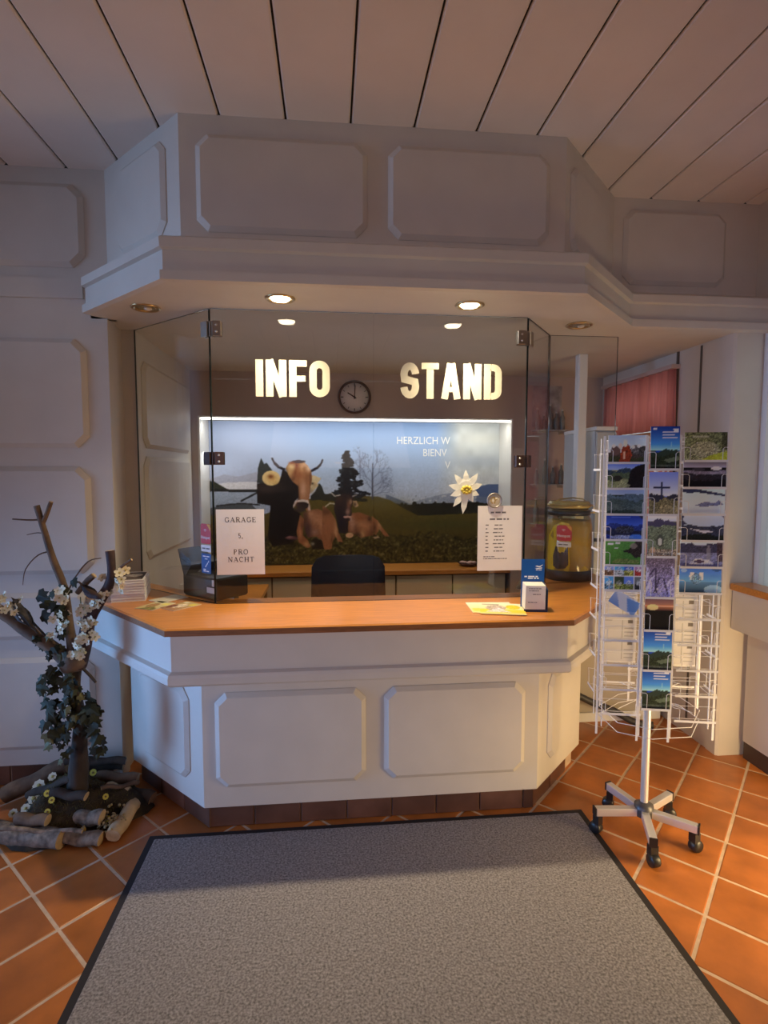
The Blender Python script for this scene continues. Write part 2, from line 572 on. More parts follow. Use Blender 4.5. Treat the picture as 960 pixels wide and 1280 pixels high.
# plinth: bed and tiles, set back under the body
PP = [(-.994, 2.846), (-.558, 2.41), (.95, 2.41), (1.325, 2.785)]
b = MB()
sweep(b, PP, [(-.012, .11), (-.012, 0), (-.05, 0), (-.05, .11)])
b.build('plinth_bed', grout_m, desk)
fm = tile_mesh('plinth_tile', plinth_m, .2045, .102, .012)
for k in range(7):
    x = -.558 + .1 + k * .209
    place(fm, 'plinth_tile', desk, Matrix.Translation((x, 2.41, .054)) @ Matrix.Rotation(math.pi / 2, 4, 'X'))
fn = tile_mesh('plinth_tile', plinth_m, .05, .102, .012)
place(fn, 'plinth_tile', desk, Matrix.Translation((.93, 2.41, .054)) @ Matrix.Rotation(math.pi / 2, 4, 'X'))
for (ox, oy), (dx, dy), n in ((PP[0], (S2, -S2), 3), (PP[2], (S2, S2), 2)):
    for k in range(n):
        d = .105 + k * .209
        place(fm, 'plinth_tile', desk, Matrix.Translation((ox + dx * d, oy + dy * d, .054)) @ Matrix.Rotation(math.atan2(dy, dx), 4, 'Z') @ Matrix.Rotation(math.pi / 2, 4, 'X'))

# worktop
WT = [(-1.24, 2.848), (-.662, 2.2), (1.036, 2.2), (1.62, 2.79), (1.62, 3.25), (1.2, 3.25), (.98, 2.72), (-.53, 2.72), (-1.024, 3.16), (-1.024, 3.064), (-1.094, 3.058), (-1.082, 2.955), (-1.082, 2.848)]
b = MB()
c0 = Vector((.2, 2.75))
ins = lambda d, z: [(x, y, z) for x, y in WT] if d == 0 else [((x + .006 if x < -1.1 or (x, y) == (-.662, 2.2) else x - .004 if x > 1.02 and y < 3 else x), (y + .006 if y < 2.25 else y), z) for x, y in WT]
b.rings([ins(0, .945), ins(0, .969), ins(1, .975)], 0, True, False)
b.m[:] = [1 if i < len(WT) else b.m[i] for i in range(len(b.m))]
wt = b.build('worktop', [wood, wood_edge])
tag(wt, 'orange beech worktop running along the whole reception desk', 'worktop')

# ================================================================ GLASS SCREEN
gs = thing('glass_screen', 'frameless glass screen with white lettering standing on the worktop', 'glass screen', (.2, 2.62, .975))
YG = 2.62


def pane(p0, p1, z0=.9755, z1=2.349, t=.009):
    p0, p1 = Vector(p0), Vector(p1)
    d = (p1 - p0).normalized()
    n = Vector((d.y, -d.x)) * t / 2
    poly = [p0 + n, p1 + n, p1 - n, p0 - n]
    b = MB()
    b.prism([tuple(p) for p in poly], z0, z1)
    b.m[:] = [0, 1, 0, 1, 1, 1]
    return b.build('pane', [glass_m, glass_edge], gs)


pane((-.545, YG), (.2055, YG))
pane((.2085, YG), (.957, YG))
pane((-1.026, 3.052), (-.551, 2.627))
pane((.963, 2.627), (1.195, 2.93))
pane((1.205, 2.937), (1.592, 2.937))
# hinges and latches: two plates meeting on the corner
for x, z, kind in ((-.545, 2.258, 'hinge'), (.957, 2.252, 'hinge'), (-.545, 1.665, 'latch'), (.957, 1.655, 'latch')):
    sgn = 1 if x < 0 else -1
    b = MB()
    h = .034 if kind == 'hinge' else .03
    x0, x1 = sorted((x + sgn * .008, x + sgn * .052))
    b.bbox((x0, YG - .016, z - h), (x1, YG - .005, z + h), .004)
    b.bbox((x0, YG + .005, z - h), (x1, YG + .016, z + h), .004)
    a0 = Vector((x - sgn * .006, YG + .006))
    dv = Vector((-sgn * .74, .67)) if sgn > 0 else Vector((.61, .79))
    nv = Vector((dv.y, -dv.x)) * (1 if sgn > 0 else 1)
    for s in (-1, 1):
        o2 = a0 + nv * (.011 * s)
        pl = [o2 - nv * .004, o2 + dv * .045 - nv * .004, o2 + dv * .045 + nv * .004, o2 + nv * .004]
        if (pl[1] - pl[0]).cross(pl[2] - pl[1]) < 0:
            pl.reverse()
        b.prism([tuple(p) for p in pl], z - h, z + h)
    b.tube([(x, YG + .004, z - h), (x, YG + .004, z + h)], .008, 8)
    dk = mat('worn_hinge_metal', (.34, .30, .26), .3, .9) if kind == 'hinge' else mat('dark_latch_metal', (.10, .06, .05), .35, .8)
    ho = b.build(kind, dk, gs)
    b = MB()
    for dz in (-.015, .015):
        b.lathe([(.0055, 0), (.0055, .002), (.003, .003)], (0, 0, 0), 8, 0, Matrix.Translation((x + sgn * .03, YG - .016, z + dz)) @ Matrix.Rotation(math.pi / 2, 4, 'X'))
    b.build('screw', chrome, ho)


# lettering on the front of the glass
def strip(mb, pts, w, y, t=.0015, closed=False):
    """constant-width stroke in the x-z plane"""
    P = [Vector(p) for p in pts]
    n = len(P)
    L, R2 = [], []
    for i in range(n):
        if closed:
            d0, d1 = (P[i] - P[i - 1]), (P[(i + 1) % n] - P[i])
        else:
            d0 = P[i] - P[i - 1] if i else P[1] - P[0]
            d1 = P[i + 1] - P[i] if i < n - 1 else P[-1] - P[-2]
        d0, d1 = d0.normalized(), d1.normalized()
        nn = Vector((-d0.y - d1.y, d0.x + d1.x))
        nn = nn.normalized() / max(.5, nn.normalized().dot(Vector((-d0.y, d0.x))))
        L.append(P[i] + nn * w / 2); R2.append(P[i] - nn * w / 2)
    m = n if closed else n - 1
    vs = [(p.x, y - t, p.y) for p in L] + [(p.x, y - t, p.y) for p in R2] + [(p.x, y, p.y) for p in L] + [(p.x, y, p.y) for p in R2]
    fs = []
    for i in range(m):
        j = (i + 1) % n
        fs += [(i, n + i, n + j, j), (2 * n + i, i, j, 2 * n + j), (n + i, 3 * n + i, 3 * n + j, n + j)]
    if not closed:
        fs += [(0, 2 * n, 3 * n, n), (n - 1, 2 * n - 1, 4 * n - 1, 3 * n - 1)]
    mb.add(vs, fs)


def arc(cx, cy, rx, ry, a0, a1, n=8):
    return [(cx + rx * math.cos(math.radians(a0 + (a1 - a0) * i / n)), cy + ry * math.sin(math.radians(a0 + (a1 - a0) * i / n))) for i in range(n + 1)]


def letter(ch, x, w, h, z, sw):
    """condensed bold sans capital"""
    y = YG - .0047
    b = MB()
    X = lambda u: x + u
    s2 = sw / 2
    if ch == 'I':
        strip(b, [(x + w / 2, z), (x + w / 2, z + h)], sw, y)
    elif ch == 'N':
        strip(b, [(x + s2, z), (x + s2, z + h)], sw, y); strip(b, [(x + w - s2, z), (x + w - s2, z + h)], sw, y)
        strip(b, [(x + sw * .55, z + h), (x + w - sw * .55, z)], sw * .9, y + .0002)
    elif ch == 'F':
        strip(b, [(x + s2, z), (x + s2, z + h)], sw, y); strip(b, [(x + sw, z + h - s2 * .85), (x + w, z + h - s2 * .85)], sw * .85, y)
        strip(b, [(x + sw, z + h * .5), (x + w * .93, z + h * .5)], sw * .8, y)
    elif ch == 'O':
        rx = w / 2 - s2
        strip(b, arc(x + w / 2, z + h - w / 2, rx, w / 2 - s2, 0, 180, 10) + arc(x + w / 2, z + w / 2, rx, w / 2 - s2, 180, 360, 10), sw, y, closed=True)
    elif ch == 'D':
        strip(b, [(x + s2, z), (x + s2, z + h)], sw, y)
        rx = w - sw - s2
        strip(b, [(x + sw, z + h - s2 * .85)] + arc(x + sw + rx * .3, z + h - rx * .7 - s2, rx * .7, rx * .7, 90, 0, 7) + arc(x + sw + rx * .3, z + rx * .7 + s2, rx * .7, rx * .7, 0, -90, 7) + [(x + sw, z + s2 * .85)], sw * .95, y)
    elif ch == 'T':
        strip(b, [(x + w / 2, z), (x + w / 2, z + h - sw * .8)], sw, y); strip(b, [(x, z + h - s2 * .85), (x + w, z + h - s2 * .85)], sw * .85, y)
    elif ch == 'A':
        strip(b, [(x + s2 * .95, z), (x + w / 2 - s2 * .2, z + h)], sw * .95, y); strip(b, [(x + w - s2 * .95, z), (x + w / 2 + s2 * .2, z + h)], sw * .95, y + .0002)
        strip(b, [(x + w * .28, z + h * .27), (x + w * .72, z + h * .27)], sw * .7, y + .0003)
    elif ch == 'S':
        rx, ry = w / 2 - s2, h * .235
        c1, c2 = z + h - s2 - ry, z + s2 + ry
        pts = arc(x + w / 2, c1, rx, ry, 5, 180, 9) + [(x + s2 + rx * .12, c1 - ry * .55), (x + w / 2, z + h / 2), (x + w - s2 - rx * .12, c2 + ry * .55)] + arc(x + w / 2, c2, rx, ry, 0, -175, 9)
        strip(b, pts, sw, y)
    o = b.build('letter', letter_m, gs)
    return o


letter_m = mat('ivory_vinyl', (0.50, 0.47, 0.38), 0.5, var=0.05, scale=14)
for txt, x0, x1, ws in (('INFO', -.343, 0.0, (.36, 1, .86, 1)), ('STAND', .335, .832, (1, .92, 1.06, 1, .98))):
    gap = .012
    tot = (x1 - x0) - gap * (len(txt) - 1)
    u = tot / sum(ws)
    x = x0
    for ch, wk in zip(txt, ws):
        letter(ch, x, wk * u, .170, 1.953, .0345)
        x += wk * u + gap
# ================================================================ FLAT PRINT: small painter
class Canvas:
    def __init__(s, w, h, col=(255, 255, 255), seed=1):
        s.w, s.h = w, h
        s.a = np.ones((h, w, 3)) * np.array(col, float)
        s.Y, s.X = np.mgrid[0:h, 0:w].astype(float)
        s.X += .5; s.Y += .5
        s.rng = np.random.RandomState(seed)

    def grad(s, y0, c0, y1, c1):
        t = np.clip((s.Y - y0) / (y1 - y0), 0, 1)[..., None]
        k = (s.Y >= y0) & (s.Y <= y1)
        s.a[k] = (np.array(c0, float) * (1 - t) + np.array(c1, float) * t)[k]
        return s

    def put(s, m, col, al=1.0, nz=0.0):
        c = np.array(col, float)
        if nz:
            c = c * (1 + nz * s.rng.randn(s.h, s.w, 1))
        else:
            c = np.ones((s.h, s.w, 3)) * c
        s.a[m] = s.a[m] * (1 - al) + c[m] * al
        return s

    def poly(s, pts, col, al=1.0, nz=0.0):
        m = np.zeros((s.h, s.w), bool)
        n = len(pts)
        for i in range(n):
            x0, y0 = pts[i]; x1, y1 = pts[(i + 1) % n]
            if y0 == y1:
                continue
            k = ((y0 > s.Y) != (y1 > s.Y)) & (s.X < (x1 - x0) * (s.Y - y0) / (y1 - y0) + x0)
            m ^= k
        return s.put(m, col, al, nz)

    def ell(s, cx, cy, rx, ry, col, al=1.0, nz=0.0):
        return s.put(((s.X - cx) / rx) ** 2 + ((s.Y - cy) / ry) ** 2 < 1, col, al, nz)

    def line(s, pts, w, col, al=1.0):
        m = np.zeros((s.h, s.w), bool)
        for (x0, y0), (x1, y1) in zip(pts, pts[1:]):
            dx, dy = x1 - x0, y1 - y0
            t = np.clip(((s.X - x0) * dx + (s.Y - y0) * dy) / max(dx * dx + dy * dy, 1e-6), 0, 1)
            m |= (s.X - x0 - t * dx) ** 2 + (s.Y - y0 - t * dy) ** 2 < (w / 2) ** 2
        return s.put(m, col, al)

    def rect(s, x0, y0, x1, y1, col, al=1.0, nz=0.0):
        return s.put((s.X >= x0) & (s.X < x1) & (s.Y >= y0) & (s.Y < y1), col, al, nz)

    def noise(s, amp, m=None, cell=1):
        r = s.rng.randn(s.h // cell + 1, s.w // cell + 1)
        r = np.kron(r, np.ones((cell, cell)))[:s.h, :s.w, None]
        z = s.a * (1 + amp * r)
        if m is None:
            s.a = z
        else:
            s.a[m] = z[m]
        return s

    def ridge(s, y0, amp, col, seed, y1=None, rough=.55, al=1.0, nz=0.0):
        r = np.random.RandomState(seed)
        x = s.X[0]
        y = np.full(s.w, float(y0))
        f, a = 1.2, amp
        for _ in range(5):
            y += a * np.sin(x / s.w * 6.28 * f + r.rand() * 6.28)
            f *= 2.1; a *= rough
        return s.put((s.Y > y[None, :]) & (s.Y < (y1 or 1e9)), col, al, nz)

    def lin(s):
        c = np.clip(s.a / 255.0, 0, 1)
        return np.where(c <= .04045, c / 12.92, ((c + .055) / 1.055) ** 2.4)


def print_mesh(name, cv, o, u, v, thick=0.0, nrm=None, back=(.8, .8, .78), off=Vector((0, 0, 0))):
    """flat sheet: o lower corner, u and v full edges; the front carries the printed colours, the rest is plain board"""
    o, u, v = Vector(o) - off, Vector(u), Vector(v)
    n = u.cross(v).normalized()
    h, w = cv.h, cv.w
    col = cv.lin()[::-1]
    gx, gy = np.meshgrid(np.arange(w) / (w - 1), np.arange(h) / (h - 1))
    P = np.array(o)[None, None] + gx[..., None] * np.array(u) + gy[..., None] * np.array(v)
    vs = P.reshape(-1, 3)
    idx = np.arange(w * h).reshape(h, w)
    fs = np.stack([idx[:-1, :-1], idx[:-1, 1:], idx[1:, 1:], idx[1:, :-1]], -1).reshape(-1, 4)
    cs = np.concatenate([col.reshape(-1, 3), np.ones((w * h, 1))], 1)
    if thick:
        c4 = [o, o + u, o + u + v, o + v]
        ex = [p for p in c4] + [p - n * thick for p in c4]
        b = w * h
        vs = np.concatenate([vs, np.array([tuple(p) for p in ex])])
        e = np.array([(b + 7, b + 6, b + 5, b + 4)] + [(b + i, b + 4 + i, b + 4 + (i + 1) % 4, b + (i + 1) % 4) for i in range(4)])
        fs = np.concatenate([fs, e])
        cs = np.concatenate([cs, np.tile(np.array([*back, 1.0]), (8, 1))])
    me = bpy.data.meshes.new(name)
    me.from_pydata(vs.tolist(), [], fs.tolist())
    at = me.color_attributes.new('print', 'FLOAT_COLOR', 'POINT')
    at.data.foreach_set('color', cs.astype(np.float32).ravel())
    me.materials.append(printed())
    me.update()
    return me


def sheet(name, cv, o, u, v, thick, label=None, cat=None, group=None, parent=None, back=(.8, .8, .78)):
    o = Vector(o)
    off = ORG[parent.name] if parent is not None else o
    ob = bpy.data.objects.new(name, print_mesh(name, cv, o, u, v, thick, back=back, off=off))
    link(ob, parent)
    if parent is None:
        ob.location = o
        ORG[ob.name] = o
    return tag(ob, label, cat, group)


def text(name, s, size, o, u, v, m, parent, align='CENTER', sx=1.0, ext=0.0004, bold=0.0):
    """lettering lying in the plane (u, v), baseline centre at o"""
    cu = bpy.data.curves.new(name, 'FONT')
    cu.body = s
    cu.size = size
    cu.align_x = align
    cu.extrude = ext
    cu.offset = bold
    cu.resolution_u = 2
    to = bpy.data.objects.new(name + '_tmp', cu)
    COL.objects.link(to)
    bpy.context.view_layer.update()
    me = bpy.data.meshes.new_from_object(to.evaluated_get(bpy.context.evaluated_depsgraph_get()))
    bpy.data.objects.remove(to)
    bpy.data.curves.remove(cu)
    u, v = Vector(u).normalized(), Vector(v).normalized()
    n = u.cross(v)
    M = Matrix(((u.x, v.x, n.x, o[0]), (u.y, v.y, n.y, o[1]), (u.z, v.z, n.z, o[2]), (0, 0, 0, 1))) @ Matrix.Diagonal((sx, 1, 1, 1))
    off = ORG[parent.name]
    me.transform(Matrix.Translation(-off) @ M)
    me.materials.clear()
    me.materials.append(m)
    ob = bpy.data.objects.new(name, me)
    return link(ob, parent)


def bars(mb, o, u, v, rows, h, t=.0004, seed=0):
    """lines of print too small to read: word-length dashes. rows: (x0, x1, y)"""
    r = random.Random(seed)
    o, u, v = Vector(o), Vector(u).normalized(), Vector(v).normalized()
    n = u.cross(v)
    for x0, x1, y in rows:
        x = x0
        while x < x1 - h:
            w = min(r.uniform(1.2, 5) * h, x1 - x)
            p = [o + u * x + v * y, o + u * (x + w) + v * y, o + u * (x + w) + v * (y + h), o + u * x + v * (y + h)]
            mb.rings([[a for a in p], [a + n * t for a in p]], 0, True, False)
            x += w + h * .8
    return mb


# ================================================================ MURAL (painted in the frame 262..627 x 525..705)
MX, MY, MS = 262, 525, 1.5
cv = Canvas(548, 270, (150, 170, 205), 3)
cv.X = MX + cv.X / MS
cv.Y = MY + cv.Y / MS
H_, W_ = cv.h, cv.w


def soft(cx, cy, rx, ry, col, al=.7, mask=None):
    a = al * np.exp(-(((cv.X - cx) / rx) ** 2 + ((cv.Y - cy) / ry) ** 2))
    if mask is not None:
        a = a * mask
    cv.a = cv.a * (1 - a[..., None]) + np.array(col, float) * a[..., None]


def smooth_noise(cell, seed):
    r = np.random.RandomState(seed)
    gh, gw = int(H_ / cell) + 3, int(W_ / cell) + 3
    g = r.randn(gh, gw)
    y, x = np.mgrid[0:H_, 0:W_] / float(cell)
    y0, x0 = y.astype(int), x.astype(int)
    fy, fx = y - y0, x - x0
    fy, fx = fy * fy * (3 - 2 * fy), fx * fx * (3 - 2 * fx)
    return (g[y0, x0] * (1 - fx) + g[y0, x0 + 1] * fx) * (1 - fy) + (g[y0 + 1, x0] * (1 - fx) + g[y0 + 1, x0 + 1] * fx) * fy


def region(pts):
    m = np.zeros((H_, W_), bool)
    n = len(pts)
    for i in range(n):
        x0, y0 = pts[i]; x1, y1 = pts[(i + 1) % n]
        if y0 != y1:
            m ^= ((y0 > cv.Y) != (y1 > cv.Y)) & (cv.X < (x1 - x0) * (cv.Y - y0) / (y1 - y0) + x0)
    return m


# sky
cv.grad(525, (138, 172, 226), 628, (188, 198, 220))
t = np.clip((400 - cv.X) / 90, 0, 1)[..., None]
cv.a = cv.a * (1 - t * .55) + np.array((184, 190, 222), float) * t * .55
t = np.clip((cv.X - 545) / 30, 0, 1)[..., None]
cl_ = .78 + .07 * smooth_noise(34, 2) + .04 * smooth_noise(14, 5)
cv.a = cv.a * (1 - t * .9) + (np.array((206, 212, 214), float) * np.clip(cl_ + .22, .80, 1.06)[..., None]) * t * .9
soft(590, 575, 40, 9, (166, 180, 204), .6); soft(600, 598, 40, 7, (190, 194, 208), .5); soft(610, 545, 30, 8, (220, 222, 218), .6)
# lake and snowy ridge at the near end
cv.poly([(262, 597), (280, 591), (296, 594), (320, 588), (345, 598), (345, 612), (262, 612)], (168, 172, 196))
cv.poly([(262, 604), (285, 601), (320, 600), (320, 611), (262, 611)], (216, 216, 228))
cv.poly([(262, 599), (268, 600), (283, 609), (262, 612)], (50, 54, 46))
cv.poly([(262, 609), (330, 610), (330, 613), (262, 612.5)], (32, 34, 38))
cv.poly([(262, 613), (330, 613), (330, 636), (262, 636)], (160, 174, 200))
cv.poly([(262, 633), (285, 627), (312, 628), (325, 641), (262, 642)], (84, 90, 100))
cv.line([(300, 624), (319, 614)], 2.2, (42, 44, 50)); cv.line([(270, 630), (300, 627), (322, 629)], 1.8, (48, 50, 56))
# far hills, village and forest band
cv.poly([(480, 616), (495, 622), (512, 629), (545, 623), (560, 616), (590, 609), (612, 604), (627, 604), (627, 634), (480, 634)], (104, 120, 152))
cv.poly([(588, 610), (612, 604), (627, 604), (627, 622), (588, 618)], (82, 102, 146))
cv.poly([(508, 629), (530, 622), (550, 617), (575, 613), (595, 618), (600, 634), (505, 634)], (146, 158, 182))
for k in range(60):
    x = 512 + cv.rng.rand() * 86
    y = 617 + cv.rng.rand() * 10
    cv.rect(x, y, x + 1 + 2 * cv.rng.rand(), y + 1 + 1.6 * cv.rng.rand(), (204, 210, 218) if k % 2 else (112, 122, 140), .6)
cv.poly([(486, 627), (506, 630), (540, 628), (600, 627), (627, 631), (627, 646), (520, 647), (498, 640)], (34, 35, 30))
for k in range(50):
    x = 500 + cv.rng.rand() * 127
    cv.ell(x, 628 + cv.rng.rand() * 5, 2.2, 2.6, (26, 27, 24), .9)
# meadow
cv.poly([(380, 622), (410, 619), (440, 618), (470, 619), (486, 624), (500, 633), (522, 644), (575, 642), (627, 640), (627, 705), (262, 705), (262, 642), (330, 640)], (92, 80, 34))
soft(470, 632, 40, 10, (104, 92, 44), .7); soft(560, 655, 70, 9, (70, 72, 34), .8); soft(600, 680, 60, 14, (62, 58, 26), .7); soft(360, 695, 40, 14, (84, 76, 44), .6)
gr_ = cv.Y > 668 + 3 * smooth_noise(30, 8) + 3 * smooth_noise(3, 9)
n1 = smooth_noise(2.2, 11) + .7 * smooth_noise(4.5, 12)
cv.a[gr_] = (np.array((72, 66, 32), float) * np.clip(1 + .30 * n1, .35, 1.7)[..., None])[gr_]
br = gr_ & (n1 > 1.25)
cv.a[br] = cv.a[br] * .6 + np.array((140, 138, 104)) * .4
cv.a *= (1 + .05 * smooth_noise(3, 14) * (cv.Y > 640))[..., None]
# trees behind
A = lambda pts: [(315 + x / 9.14, 560 + y / 9.14) for x, y in pts]
B = lambda pts: [(400 + x / 9.14, 550 + y / 9.14) for x, y in pts]
sA = lambda x, y, rx, ry, c, al=.7, m=None: soft(315 + x / 9.14, 560 + y / 9.14, rx / 9.14, ry / 9.14, c, al, m)
sB = lambda x, y, rx, ry, c, al=.7, m=None: soft(400 + x / 9.14, 550 + y / 9.14, rx / 9.14, ry / 9.14, c, al, m)
eA = lambda x, y, rx, ry, c, al=1: cv.ell(315 + x / 9.14, 560 + y / 9.14, rx / 9.14, ry / 9.14, c, al)
eB = lambda x, y, rx, ry, c, al=1: cv.ell(400 + x / 9.14, 550 + y / 9.14, rx / 9.14, ry / 9.14, c, al)
rr = random.Random(6)
sB(660, 460, 170, 190, (128, 140, 172), .5); sB(440, 240, 60, 140, (140, 152, 186), .4)


def twigs(x, y, a, l, w, d):
    if d == 0 or l < 14:
        return
    x1, y1 = x + l * math.cos(a), y - l * math.sin(a)
    cv.line(B([(x, y), (x1, y1)]), w / 9.14, (76, 82, 104), .55)
    for da in (-.5, .1, .55):
        twigs(x1, y1, a + da + rr.uniform(-.2, .2), l * rr.uniform(.6, .8), w * .7, d - 1)


cv.line(B([(575, 660), (575, 430), (580, 250)]), 1.6, (66, 70, 90), .9)
for y, a in ((600, .7), (560, 2.2), (520, .5), (470, 2.4), (430, .8), (380, 2.1), (330, 1.1), (620, .35)):
    twigs(578, y, a, 100, 7, 4)
cv.line(B([(432, 420), (430, 100)]), 1.1, (96, 104, 128), .7)
for y, a in ((340, .8), (300, 2.3), (240, 1.0), (180, 2.0)):
    twigs(430, y, a, 60, 5, 3)
for k in range(330):
    t = rr.random() ** .75
    y = 120 + 520 * t
    wl_, wr_ = (16 + 200 * t) * (.72 + .28 * math.sin(y * .045)), (16 + 250 * t) * (.72 + .28 * math.sin(y * .052 + 2))
    x = 275 + rr.uniform(-wl_, wr_) + 25 * t
    eB(x, y + rr.uniform(-8, 8), rr.uniform(12, 34), rr.uniform(8, 18), rr.choice([(26, 27, 34), (34, 36, 44), (22, 22, 28), (46, 48, 54)]))
cv.poly(B([(262, 150), (276, 100), (292, 150), (330, 620), (230, 620)]), (30, 31, 38))
eB(180, 242, 40, 9, (190, 192, 214), .7)
cv.poly(B([(0, 600), (100, 596), (330, 640), (520, 660), (520, 690), (0, 680)]), (46, 46, 34))
for pts in ([(40, 380), (55, 210), (90, 95), (125, 170), (150, 150), (200, 220), (250, 300), (200, 400)],):
    cv.poly(A(pts), (52, 56, 58))
cv.poly(A([(640, 530), (700, 470), (740, 380), (770, 420), (800, 505), (914, 515), (914, 575), (640, 580)]), (44, 46, 42))
# near cow: dark neck and flank
fl = A([(40, 385), (120, 390), (300, 340), (330, 225), (385, 262), (440, 370), (500, 385), (512, 545), (460, 590), (450, 690), (530, 735), (520, 850), (480, 920), (480, 1030), (400, 1085), (200, 1105), (152, 1000), (188, 640), (40, 612)])
cv.poly(fl, (25, 20, 22)); fm_ = region(fl)
sA(150, 450, 130, 50, (66, 54, 54), .8, fm_); sA(320, 440, 90, 40, (52, 44, 44), .7, fm_); sA(340, 780, 150, 230, (10, 8, 11), .95, fm_); sA(350, 1080, 120, 30, (44, 34, 34), .6, fm_)
# body
bd_ = A([(560, 720), (650, 690), (720, 680), (770, 700), (840, 775), (890, 870), (925, 1000), (890, 1060), (880, 1150), (800, 1155), (770, 1050), (700, 1000), (610, 1015), (580, 960), (555, 850)])
cv.poly(bd_, (138, 88, 60)); bm_ = region(bd_)
sA(580, 860, 60, 200, (84, 54, 46), .85, bm_); sA(780, 730, 60, 30, (116, 68, 44), .8, bm_); sA(640, 740, 40, 40, (206, 150, 112), .8, bm_); sA(760, 860, 24, 120, (206, 148, 106), .7, bm_); sA(880, 900, 18, 100, (110, 70, 46), .8, bm_)
sA(700, 800, 90, 90, (188, 134, 100), .9, bm_); sA(850, 960, 50, 110, (198, 142, 98), .9, bm_); sA(600, 930, 50, 90, (74, 52, 58), .9, bm_); sA(690, 950, 50, 40, (172, 138, 128), .7, bm_); sA(580, 780, 26, 80, (92, 60, 48), .8, bm_); sA(840, 1110, 40, 40, (204, 166, 118), .8, bm_)
rp = B([(0, 735), (40, 755), (95, 805), (150, 900), (182, 1050), (235, 1160), (175, 1155), (132, 1060), (112, 1110), (92, 1235), (-10, 1240)])
cv.poly(rp, (160, 106, 72)); rm_ = region(rp)
sB(40, 800, 70, 50, (104, 66, 46), .95, rm_); sB(150, 1040, 22, 120, (214, 168, 126), .8, rm_); sB(60, 1000, 50, 90, (172, 112, 78), .8, rm_); sB(112, 1150, 14, 60, (60, 44, 34), .8, rm_)
cv.line(B([(35, 745), (85, 706), (135, 714)]), 1.6, (206, 196, 178), .9)
lg = A([(520, 745), (562, 800), (548, 985), (600, 1035), (640, 1115), (600, 1135), (500, 1065), (478, 930)])
cv.poly(lg, (148, 94, 60)); lm_ = region(lg)
sA(520, 940, 22, 80, (206, 142, 98), .8, lm_); sA(540, 880, 16, 60, (96, 58, 40), .7, lm_); sA(590, 1090, 34, 34, (208, 160, 110), .8, lm_)
cv.poly(A([(640, 1050), (700, 1020), (770, 1050), (790, 1150), (650, 1150)]), (38, 30, 22)); sA(660, 1085, 22, 22, (176, 176, 160), .8)
cv.poly(A([(345, 1010), (400, 985), (490, 1005), (495, 1035), (380, 1035)]), (96, 62, 66)); sA(400, 1005, 40, 12, (170, 128, 130), .8)
# ears
eA(200, 326, 100, 84, (214, 184, 128)); sA(200, 326, 120, 95, (240, 214, 160), .55, (((cv.X - 336.9) / 10.9) ** 2 + ((cv.Y - 595.7) / 9.2) ** 2 < 1)); sA(210, 330, 56, 44, (206, 160, 96), .9); sA(195, 308, 34, 24, (112, 58, 30), .95); sA(250, 380, 34, 20, (196, 150, 90), .6)
cv.poly(A([(640, 290), (700, 300), (765, 330), (720, 390), (735, 410), (690, 450), (640, 500)]), (206, 186, 150)); sA(690, 400, 26, 36, (178, 148, 112), .8); sA(664, 388, 12, 12, (46, 34, 30), .95); sA(650, 470, 30, 30, (150, 132, 104), .8)
# head
hd_ = A([(362, 215), (398, 152), (450, 130), (560, 128), (612, 180), (652, 245), (664, 330), (644, 420), (632, 520), (622, 580), (642, 700), (604, 706), (560, 650), (480, 650), (455, 600), (500, 565), (505, 420), (440, 365), (400, 305)])
cv.poly(hd_, (162, 110, 74)); hm = region(hd_)
sA(385, 250, 20, 70, (90, 60, 42), .9, hm); sA(640, 330, 12, 120, (96, 60, 42), .9, hm); sA(450, 340, 30, 50, (96, 62, 44), .9, hm); sA(500, 560, 20, 60, (84, 56, 46), .9, hm); sA(575, 170, 36, 26, (220, 176, 140), .9, hm); sA(470, 250, 16, 60, (116, 58, 38), .8, hm)
sA(425, 200, 48, 40, (226, 196, 146), .9, hm); sA(400, 260, 36, 50, (206, 166, 116), .8, hm); sA(490, 175, 16, 46, (128, 54, 38), .9, hm); sA(545, 215, 22, 70, (206, 158, 116), .8, hm); sA(520, 290, 46, 46, (150, 88, 58), .8, hm); sA(600, 330, 28, 60, (134, 84, 56), .85, hm); sA(625, 215, 34, 40, (232, 196, 168), .9, hm); sA(560, 460, 32, 90, (208, 162, 138), .9, hm); sA(612, 470, 14, 90, (160, 110, 84), .7, hm); sA(470, 370, 26, 40, (166, 112, 74), .7, hm); sA(505, 480, 14, 90, (96, 64, 50), .7, hm)
eA(510, 138, 78, 17, (66, 52, 62)); sA(440, 150, 36, 14, (128, 60, 46), .8)
cv.poly(A([(470, 584), (540, 570), (612, 576), (630, 640), (636, 696), (614, 690), (600, 604), (484, 602), (452, 660), (440, 680), (444, 630)]), (214, 196, 190)); eA(548, 640, 72, 42, (44, 32, 32)); eA(520, 690, 62, 26, (64, 50, 46)); sA(490, 640, 26, 24, (90, 68, 64), .7); eA(608, 628, 12, 9, (20, 14, 16)); sA(625, 670, 14, 36, (206, 176, 166), .8)
for pts, w in (([(345, 225), (285, 200), (245, 160)], 3.2), ([(250, 168), (228, 135), (214, 102)], 2.2), ([(660, 240), (715, 212), (750, 180)], 3.0), ([(748, 182), (770, 150), (780, 118)], 2.0)):
    cv.line(A(pts), w, (38, 33, 46))
cv.line(A([(300, 198), (262, 172), (240, 140)]), .9, (110, 104, 122), .7); sA(352, 258, 26, 26, (40, 34, 34), .8)
